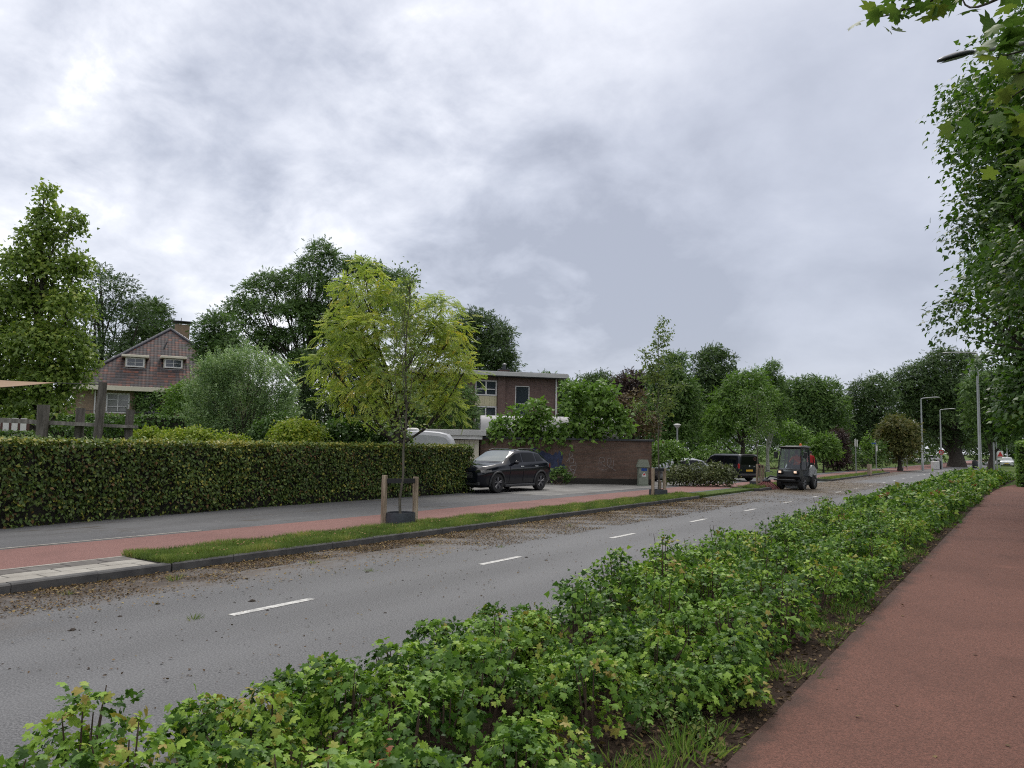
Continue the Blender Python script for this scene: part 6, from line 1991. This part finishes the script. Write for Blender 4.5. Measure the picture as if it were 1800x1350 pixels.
def sweeper():
    b = foot(1399, 37.0, .0)
    rz = math.radians(-6)
    t = thing('road_sweeper', 'compact black street sweeper with glazed cab and red-bristled side brush working along the kerb', 'street sweeper', b, rz)
    # front faces local -Y
    m = MB(); m.box(-.50, .50, -.95, 1.10, .32, .62, .05); m.box(-.46, .46, -.80, .9, .20, .33); m.build('chassis', M['sw_dark'], t)
    m = MB(); m.prism([(-1.02, .50), (-1.10, .62), (-1.05, .86), (-.80, 1.0), (-.60, 1.0), (-.60, .50)], 'X', -.54, .54); m.build('bonnet', M['sw_dark'], t)
    m = MB(); m.prism([(.35, .62), (.35, 1.12), (1.0, 1.10), (1.32, .95), (1.35, .55), (1.1, .5)], 'X', -.53, .53); m.build('engine_cover', M['sw_grey'], t)
    for s in (-1, 1):
        m = MB(); m.prism([(.10, .66), (.16, 1.0), (.42, 1.16), (.70, 1.14), (.72, .98), (.45, .93), (.38, .66)], 'X', min(s * .55, s * .62), max(s * .55, s * .62)); m.build('side_panel', M['sw_grey'], t)
    # cab
    m = MB()
    A, B, C_ = (-.86, .95), (-.66, 1.94), (.40, 1.92)
    for s in (-1, 1):
        x = s * .53; xt = s * .455
        m.tube([(x, A[0], A[1]), (x * .99, -.80, 1.4), (xt, B[0], B[1])], .032, 8); m.tube([(x, .34, .95), (xt, C_[0], C_[1])], .045, 8)
        m.tube([(x, -.1, .95), (xt, -.05, 1.93)], .022, 8); m.tube([(xt, B[0], B[1]), (xt, C_[0], C_[1])], .04, 8); m.tube([(x, A[0], A[1]), (x, .34, .95)], .035, 8)
    m.tube([(-.53, *A), (.53, *A)], .035, 8); m.tube([(-.455, *B), (.455, *B)], .04, 8)
    m.box(-.50, .50, .34, .40, .95, 1.30); m.build('cab_frame', M['sw_dark'], t, smooth=60)
    m = MB(); m.box(-.53, .53, -.78, .58, 1.955, 2.045, .04); m.build('cab_roof', M['sw_dark'], t, smooth=50)
    m = MB(); m.box(-.40, .40, -.3, .5, 2.047, 2.075, .01); m.build('roof_hatch', M['sw_grey'], t)
    g = MB(); g.add([(-.50, -.865, .98), (.50, -.865, .98), (.43, -.672, 1.92), (-.43, -.672, 1.92)], [(0, 1, 2, 3)]); g.build('windscreen', M['cab_glass'], t)
    for s in (-1, 1):
        g = MB(); g.add([(s * .535, -.82, .98), (s * .535, .30, .98), (s * .46, .36, 1.9), (s * .46, -.64, 1.9)], [(0, 1, 2, 3)]); g.build('door_window', M['cab_glass'], t)
    g = MB(); g.add([(-.48, .402, 1.32), (.48, .402, 1.32), (.46, .41, 1.88), (-.46, .41, 1.88)], [(0, 1, 2, 3)]); g.build('rear_window', M['cab_glass'], t)
    m = MB(); m.box(-.24, .24, -.10, .30, .95, 1.08, .03); m.box(-.23, .23, .22, .33, 1.06, 1.62, .04); m.build('seat', M['sw_dark'], t)
    m = MB(); m.tube([(0, -.62, .95), (0, -.46, 1.22)], .03, 8); k = [(.17 * math.cos(w), -.46 + .06 * math.sin(w), 1.22 + .16 * math.sin(w)) for w in np.linspace(0, 6.283, 19)]; m.tube(k, .014, 6, cap=False); m.build('steering_wheel', M['black_plastic'], t)
    m = MB(); m.lathe([(.055, 2.076), (.06, 2.12), (.05, 2.17), (.001, 2.185)], 14, (.28, -.15, 0)); m.build('beacon', M['amber'], t, smooth=50)
    for s in (-1, 1):
        m = MB(); m.box(s * .36 - .13, s * .36 + .13, -1.16, -1.02, .74, .94, .03); h = m.build('headlight', M['sw_dark'], t)
        m = MB(); m.box(s * .36 - .065, s * .36 + .065, -1.172, -1.158, .79, .88, .01); m.build('lens', M['lit_lens'], h)
        m = MB(); m.tube([(s * .52, -.66, 1.86), (s * .68, -.72, 1.80)], .014, 6); m.box(s * .70 - .09, s * .70 + .09, -.76, -.70, 1.48, 1.78, .02); m.build('mirror', M['sw_dark'], t)
        for y in (-.62, .86):
            wh = wheel(t, 0, 0, .32, .22, M['alloy'], 6, side=s)
            wh.location = (s * .50, y, 0); wh.rotation_euler = (0, 0, 0)
            # the wheel is built with its axle along Y: turn it to X
            wh.rotation_euler = (0, 0, -PI / 2)
    m = MB(); m.box(.44, .62, .74, 1.0, .62, .72, .02); m.lathe([(.05, 0), (.05, .06)], 10, (.6, 1.02, .86), 'Y'); m.build('rear_lamp', M['clear_lens'], t)
    m = MB(); m.box(-.62, .40, -1.30, -1.22, .42, .50, .02)
    m.tube([(-.5, -1.0, .45), (-.55, -1.25, .46)], .03, 8); m.tube([(.35, -1.0, .45), (.35, -1.25, .46)], .03, 8); m.build('front_frame', M['sw_dark'], t)
    # side brush on its arm
    m = MB(); m.tube([(-.45, -1.05, .55), (-.80, -1.22, .62), (-.98, -1.30, .45)], .04, 8)
    m.tube([(-1.02, -1.2, .45), (-1.05, -1.22, .78), (-.95, -1.2, .90), (-.70, -1.12, .80)], .022, 8)
    m.lathe([(.001, .46), (.17, .45), (.20, .38), (.18, .34)], 18, (-.95, -1.30, 0)); br = m.build('side_brush', M['sw_dark'], t, smooth=40)
    m = MB(); rr = np.random.default_rng(8)
    for k in range(130):
        a = rr.uniform(0, 6.283); r0 = rr.uniform(.10, .19); r1 = rr.uniform(.46, .62)
        m.tube([(-.95 + r0 * math.cos(a), -1.30 + r0 * math.sin(a), .35), (-.95 + (r0 * .4 + r1 * .6) * math.cos(a), -1.30 + (r0 * .4 + r1 * .6) * math.sin(a), .20), (-.95 + r1 * math.cos(a + .1), -1.30 + r1 * math.sin(a + .1), .012)], [.008, .008, .006], 4)
    m.build('bristles', M['bristle'], br)
    m = MB(); m.box(-.28, .28, -.62, -.50, .06, .24, .02); m.build('suction_mouth', M['sw_grey'], t)
    # driver
    SIT = {'hip': ((0, .12, 1.12), (.14, .10)), 'waist': ((0, .13, 1.24), (.13, .095)), 'chest': ((0, .12, 1.45), (.16, .11)), 'neck': ((0, .09, 1.60), .055), 'chin': ((0, .06, 1.665), .06), 'head': ((0, .06, 1.735), (.076, .088)), 'crown': ((0, .07, 1.80), .05)}
    for s, gq in (('l', 1), ('r', -1)):
        SIT.update({'thigh' + s: ((gq * .10, 0.05, 1.12), .085), 'knee' + s: ((gq * .14, -.36, 1.12), .06), 'ankle' + s: ((gq * .14, -.42, .98), .045), 'toe' + s: ((gq * .14, -.52, .985), .035),
                    'shoulder' + s: ((gq * .19, .11, 1.53), .06), 'elbow' + s: ((gq * .27, -.08, 1.30), .045), 'wrist' + s: ((gq * .18, -.33, 1.27), .032)})
    person('driver in orange work clothes seated in the glazed sweeper cab', SIT, b, rz, ([M['dark_cloth'], M['orange'], M['skin']], lambda c: 2 if (c.z > 1.60 or (c.y < -.33 and c.z > 1.2)) else (1 if c.z > 1.17 else 0)))


sweeper()


def caravan():
    b = foot(740, 33, GZ)
    t = thing('caravan', 'white caravan roof with low dome hatch and yellow band showing above the beech hedge', 'caravan', b, YAW)
    k = 33 / F
    prof = [(-1.46, .45), (-1.50, 1.55), (-1.44, 1.98), (-1.20, 2.20), (-.80, 2.29), (0, 2.33), (.75, 2.28), (1.08, 2.20), (1.28, 1.98), (1.42, 1.60), (1.40, .45)]
    m = MB(); n = len(prof); vs = []
    ys = [(0, .90), (.06, .975), (.2, 1.0), (1.8, 1.0), (1.94, .975), (2.0, .90)]
    for y, q in ys:
        for x, z in prof: vs.append((x * (q * .5 + .5), y, .45 + (z - .45) * q))
    fs = []
    for i in range(len(ys) - 1):
        for j in range(n - 1): fs.append((i * n + j, i * n + j + 1, (i + 1) * n + j + 1, (i + 1) * n + j))
        fs.append((i * n + n - 1, i * n, (i + 1) * n, (i + 1) * n + n - 1))
    fs += [tuple(range(n)), tuple(range((len(ys) - 1) * n, len(ys) * n))[::-1]]
    m.add(vs, fs); m.build('body', plain('caravan_skin', (.36, .37, .39), .4, var=.2, scale=1.5), t, smooth=45)
    m = MB(); m.box(-1.05, -.25, .5, 1.4, 2.30, 2.44, .06); m.build('roof_hatch', M['white'], t, smooth=50)
    m = MB(); m.box(-1.36, 1.34, -.012, -.003, 1.62, 1.70); m.build('stripe', M['yellow_sign'], t)
    frame_window(t, -.9, .5, 1.0, 1.5, -.03, (.5,), (), .05, 'white', 'glass', dep=.02)
    for y in (.1, 1.9): wheel(t, 0, 0, .31, .18, M['alloy'], 5, side=-1).location = (.1, y, 0)


caravan()


# ------------------------------------------------------------------ street furniture
def lamp(label, foot_, H, arm, side, rot=0.0, r=.075, head=.62):
    """pole with a bent arm; side +1 sends the arm to local +X"""
    t = thing('street_lamp', label, 'street lamp', foot_, rot, 'tall street lamps')
    m = MB(); m.tube([(0, 0, -.05), (0, 0, 1.1), (0, 0, 1.12), (0, 0, H)], [r * 1.25, r * 1.2, r, r * .62], 12); m.build('pole', M['steel'], t, smooth=50)
    m = MB(); m.tube([(0, 0, H - .02), (side * .06, 0, H + .05), (side * .4, 0, H + .10), (side * arm, 0, H + .16)], [r * .6, r * .55, r * .5, r * .42], 10); m.build('arm', M['steel'], t, smooth=60)
    x0, x1 = side * (arm - .03), side * (arm + head)
    m = MB(); n = 9
    for i in range(1): pass
    prof = [(0, .045, .035), (.15, .09, .05), (.45, .14, .06), (.8, .12, .05), (1, .03, .02)]
    vs, fs = [], []
    for s, w, h in prof:
        x = x0 + (x1 - x0) * s; z = H + .165 - .02 * s
        for q in range(12):
            a = 2 * PI * q / 12; vs.append((x, w * math.cos(a), z + h * math.sin(a) * (1 if math.sin(a) > 0 else .5)))
    for i in range(len(prof) - 1):
        for q in range(12): fs.append((i * 12 + q, i * 12 + (q + 1) % 12, (i + 1) * 12 + (q + 1) % 12, (i + 1) * 12 + q))
    fs += [tuple(range(12)), tuple(range(48, 60))]
    m.add(vs, fs); h = m.build('lamp_head', M['steel'], t, smooth=60)
    m = MB(); m.box(min(x0 + side * .18, x1 - side * .08), max(x0 + side * .18, x1 - side * .08), -.085, .085, H + .105, H + .128, .008); m.build('lens', M['lamp_lens'], h)
    return t


lamp('street lamp on the far bend, just left of the lamp with the round sign', foot(1621, 79, .01), 7.35, 1.1, 1, r=.10)
lamp('street lamp behind, carrying a small round sign, right of the lamp on the far bend', foot(1654, 92, .01), 6.95, 1.0, 1, r=.10)
lamp('tallest grey lamp post rising out of the low hedge, its arm over the road', foot(1722, 55, GZ), 8.95, 1.6, -1, r=.11)
lamp('distant lamp with short head just left of the clipped hedge block', foot(1769.6, 120, GZ), 3.0, .15, 1, r=.10, head=.5)


def near_lamp():
    hb, tip = at(1706, 93, 12.6), at(1649, 107, 12.2)
    e = at(1835, 70, 13.2)
    pole = np.array([e[0] + .25, e[1] + .05, GZ])
    t = thing('street_lamp', 'near street lamp head among the leaves in the top right corner', 'street lamp', pole, 0, 'tall street lamps')
    L = lambda p: np.array(p) - pole
    m = MB(); H = e[2] - GZ - .25; m.tube([(0, 0, -.05), (0, 0, 1.2), (0, 0, 1.22), (0, 0, H)], [.105, .10, .085, .055], 14); m.build('pole', M['steel'], t, smooth=50)
    m = MB(); m.tube([(0, 0, H - .03), (-.06, 0, H + .16), L(e), L(hb)], [.05, .045, .040, .034], 12); m.build('arm', M['steel'], t, smooth=60)
    ax = norm(tip - hb); up = np.array([0, 0, 1.0]); sd = norm(np.cross(ax, up)); up = np.cross(sd, ax)
    LL = np.linalg.norm(tip - hb)
    prof = [(-.06, .04, .04), (.04, .06, .05), (.25, .105, .062), (.6, .125, .062), (.88, .09, .045), (.98, .035, .022)]
    vs, fs = [], []
    for s, w, h in prof:
        for q in range(16):
            a = 2 * PI * q / 16; vs.append(L(hb + ax * LL * s + sd * w * math.cos(a) + up * h * math.sin(a) * (1 if math.sin(a) > 0 else .45)))
    for i in range(len(prof) - 1):
        for q in range(16): fs.append((i * 16 + q, i * 16 + (q + 1) % 16, (i + 1) * 16 + (q + 1) % 16, (i + 1) * 16 + q))
    fs += [tuple(range(16)), tuple(range(80, 96))]
    m = MB(); m.add(vs, fs); h = m.build('lamp_head', M['lamp_head'], t, smooth=60)
    m = MB(); vs = []
    for s, w in ((.14, .06), (.3, .09), (.6, .105), (.86, .07)):
        for g in (-1, 1): vs.append(L(hb + ax * LL * s + sd * w * g - up * .034))
    m.add(vs, [(0, 1, 3, 2), (2, 3, 5, 4), (4, 5, 7, 6)]); m.build('lens', M['lamp_lens'], h)


near_lamp()

# park lamp
b = foot(1190.5, 43.5, .0)
t = thing('park_lamp', 'small park lamp with white mushroom head behind the clipped evergreen', 'lamp', b)
m = MB(); m.tube([(0, 0, -.05), (0, 0, 3.0)], [.055, .045], 10); m.build('pole', M['steel'], t, smooth=50)
m = MB(); m.lathe([(.05, 2.98), (.08, 3.02), (.20, 3.15), (.205, 3.16)], 18); m.build('lamp_shade', M['white'], t, smooth=50)
m = MB(); m.lathe([(.21, 3.162), (.21, 3.19), (.12, 3.235), (.001, 3.25)], 18); m.build('lamp_cap', M['fascia'], t, smooth=50)


def pole_sign(label, u, d, H, parts, z=.01, cat='sign', r=.04, name='road_sign'):
    """parts: (kind, width, height, z centre, x offset, material)"""
    b = foot(u, d, z); t = thing(name, label, cat, b, YAW)
    m = MB(); m.tube([(0, 0, -.05), (0, 0, H)], r, 10); m.build('pole', M['steel'], t, smooth=50)
    for nm, w, h, zc, xo, mt in parts:
        m = MB()
        if nm == 'disc':
            m.lathe([(.001, -r - .02), (w, -r - .02), (w, -r - .002), (.001, -r - .002)], 22, (xo, 0, zc), 'Y')
        elif nm == 'triangle':
            m.prism([(xo - w, zc - h / 2), (xo + w, zc - h / 2), (xo, zc + h / 2)], 'Y', -r - .030, -r - .024)
        else:
            m.box(xo - w / 2, xo + w / 2, -r - .022 - (.004 if nm == 'face' else 0), -r - .002, zc - h / 2, zc + h / 2)
        m.build({'disc': 'sign_disc', 'triangle': 'warning_triangle', 'face': 'sign_face'}.get(nm, nm), M[mt], t)
    return t


pole_sign('pole with two narrow upright white boards beside the lawn right of the sweeper', 1504, 60, 2.85, [('board', .10, .55, 2.50, -.06, 'white_sign'), ('board', .10, .55, 2.48, .10, 'white_sign')])
pole_sign('pole with a blue street name plate and small white plate, left of the two', 1539.5, 70, 2.75, [('name_plate', .62, .12, 2.60, -.34, 'blue_sign'), ('board', .12, .50, 2.16, .06, 'white_sign')])
pole_sign('pole with a small orange-yellow plate, left beside a blue name plate', 1586.5, 76, 2.35, [('board', .14, .42, 1.75, .03, 'yellow_sign')])
pole_sign('pole with a broad blue name plate right of the orange-yellow plate', 1593.5, 80, 1.95, [('name_plate', .70, .16, 1.98, -.05, 'blue_sign'), ('board', .1, .4, 1.5, 0, 'white_sign')])
pole_sign('round sign fixed on the lamp post of the far bend', 1654, 91.7, 2.3, [('disc', .29, 0, 1.92, 0, 'red_sign'), ('disc', .20, 0, 1.92, -.0, 'white_sign')], r=.045)
pole_sign('white board with red warning triangle and plate by the road in the far distance', 1757, 88, 2.2, [('board', .72, .74, 1.82, 0, 'white_sign'), ('triangle', .34, .60, 1.84, 0, 'red_sign'), ('face', .66, .22, 1.28, 0, 'white_sign')])
for u, d, H, lab in ((1746.5, 62, 2.6, 'short grey post standing in the low hedge right of the tallest lamp post'), (1751.5, 84, 3.2, 'grey post behind the short hedge post, beside the warning board')):
    m = MB(); m.tube([(0, 0, -.05), (0, 0, H)], .06, 10); m.lathe([(.07, H), (.07, H + .04), (.001, H + .05)], 10)
    tag(m.build('post', M['steel'], None, smooth=50, loc=foot(u, d, GZ)), lab, 'post')
m = MB(); m.box(-.35, .35, -.3, .3, 0, .9, .04); o = m.build('utility_box', M['white'], None, loc=foot(1643, 86, .01), rotz=YAW); tag(o, 'pale box beside the footpath left of the far lamp posts', 'box')
m = MB(); m.lathe([(.0, 0), (.22, 0), (.24, .1), (.24, .85), (.2, .95), (.001, 1.0)], 14); o = m.build('litter_bin', M['sw_dark'], None, smooth=50, loc=foot(1650, 87, .01)); tag(o, 'dark round litter bin between the pale box and the lamp post', 'litter bin')
m = MB(); m.lathe([(.0, 0), (.3, 0), (.32, .1), (.32, .8), (.27, .95), (.001, 1.0)], 14); o = m.build('litter_bin', M['sw_dark'], None, smooth=50, loc=foot(1713, 96, .01)); tag(o, 'dark bin on the grass just left of the tallest lamp post', 'litter bin')

# electricity cabinet
def cabinet():
    b = foot(1130, 35.3, GZ); t = thing('utility_cabinet', 'pale green electricity cabinet with pitched cap and stickers before the graffiti wall', 'cabinet', b, YAW + .06)
    m = MB(); m.box(-.225, .225, -.16, .16, .05, .86, .008); m.box(-.25, .25, -.18, .18, 0, .06); m.build('body', M['cabinet'], t)
    m = MB(); m.prism([(-.29, .862), (.29, .862), (.19, 1.20), (-.17, 1.20)], 'Y', -.22, .20); m.build('cap', M['cabinet'], t)
    m = MB(); m.box(-.21, .21, -.168, -.161, .08, .84, .003); d = m.build('door', M['cabinet'], t)
    m = MB(); m.box(-.185, -.155, -.19, -.169, .40, .56, .008); m.build('lock', M['black_plastic'], d)
    m = MB(); m.box(-.10, .16, -.172, -.1685, .69, .82); m.build('sticker', M['blue_sign'], d)
    m = MB(); m.prism([(-.07, .44), (.12, .44), (.12, .50), (.025, .65), (-.07, .50)], 'Y', -.172, -.1685); w = m.build('warning_sticker', M['white_sign'], d)
    m = MB(); m.prism([(-.045, .50), (.095, .50), (.025, .61)], 'Y', -.1745, -.1725); m.build('warning_triangle', M['red_sign'], w)


cabinet()

# playground
def playground():
    d = 22.0
    t = thing('play_structure', 'weathered timber play frame of four posts carrying a long plank bridge', 'play structure', foot(130, d, GZ), YAW)
    def X(u): return (u - 130) * d / F
    def Z(u, v): return 1.75 + ((782 + (u - 900) * .0175) - v) * d / F
    for ub, ut, vt, r, y in ((75, 77, 711, .155, -.12), (121, 123, 715, .125, .45), (174, 183, 672, .115, -.25), (214, 216, 718, .115, .30)):
        m = MB(); H = Z(ut, vt); n = 6
        m.tube([(X(ub) + (X(ut) - X(ub)) * s + random.uniform(-.008, .008), y, -.05 + (H + .05) * s) for s in np.linspace(0, 1, n)], [r * random.uniform(.93, 1.05) for _ in range(n)], 12)
        m.build('post', M['post'], t, smooth=50)
    m = MB()
    for i, y in enumerate((-.02, .16, .34)):
        a, b = (X(-60), Z(-60, 730)), (X(226), Z(226, 746.5))
        m.add([(a[0], y, a[1] - .15), (b[0], y, b[1] - .08), (b[0], y + .15, b[1] - .08), (a[0], y + .15, a[1] - .15), (a[0], y, a[1]), (b[0], y, b[1]), (b[0], y + .15, b[1]), (a[0], y + .15, a[1])],
              [(3, 2, 1, 0), (4, 5, 6, 7), (0, 1, 5, 4), (1, 2, 6, 5), (2, 3, 7, 6), (3, 0, 4, 7)])
    m.build('plank', M['plank'], t)
    d2 = 25.5
    t = thing('striped_fence', 'white boarded fence with brown stripes at the far left edge', 'fence', foot(10, d2, GZ), YAW)
    m, k = MB(), MB(); x = -1.3
    while x < .62:
        m.box(x, x + .20, 0, .03, 0, 2.37); k.box(x + .20, x + .29, .003, .027, 0, 2.35); x += .29
    m.build('white_boards', M['white'], t); k.build('brown_boards', M['brown_board'], t)
    # shade sail
    p = [at(-60, 664, 24), at(-60, 684, 22.5), at(96, 673, 23.5)]
    n = 8; vs, fs = [], []
    for i in range(n + 1):
        for j in range(n + 1 - i):
            a, b = i / n, j / n; q = p[0] * (1 - a - b) + p[1] * b + p[2] * a; q = q - np.array([0, 0, .25 * a * b * 4 * (1 - a - b) + .1 * (1 - a) * a]); vs.append(q)
    idx = {}; c = 0
    for i in range(n + 1):
        for j in range(n + 1 - i): idx[i, j] = c; c += 1
    for i in range(n):
        for j in range(n - i):
            fs.append((idx[i, j], idx[i + 1, j], idx[i, j + 1]))
            if j < n - i - 1: fs.append((idx[i + 1, j], idx[i + 1, j + 1], idx[i, j + 1]))
    m = MB(); m.add(vs, fs); o = m.build('shade_sail', M['sail']); tag(o, 'tan triangular shade sail tip at the left edge above the plank bridge', 'shade sail')
    so_ = o.modifiers.new('thick', 'SOLIDIFY'); so_.thickness = .012
    m = MB(); m.tube([p[2], at(178, 676, 22)], .012, 6); m.build('rope', M['rubber'], o)


playground()
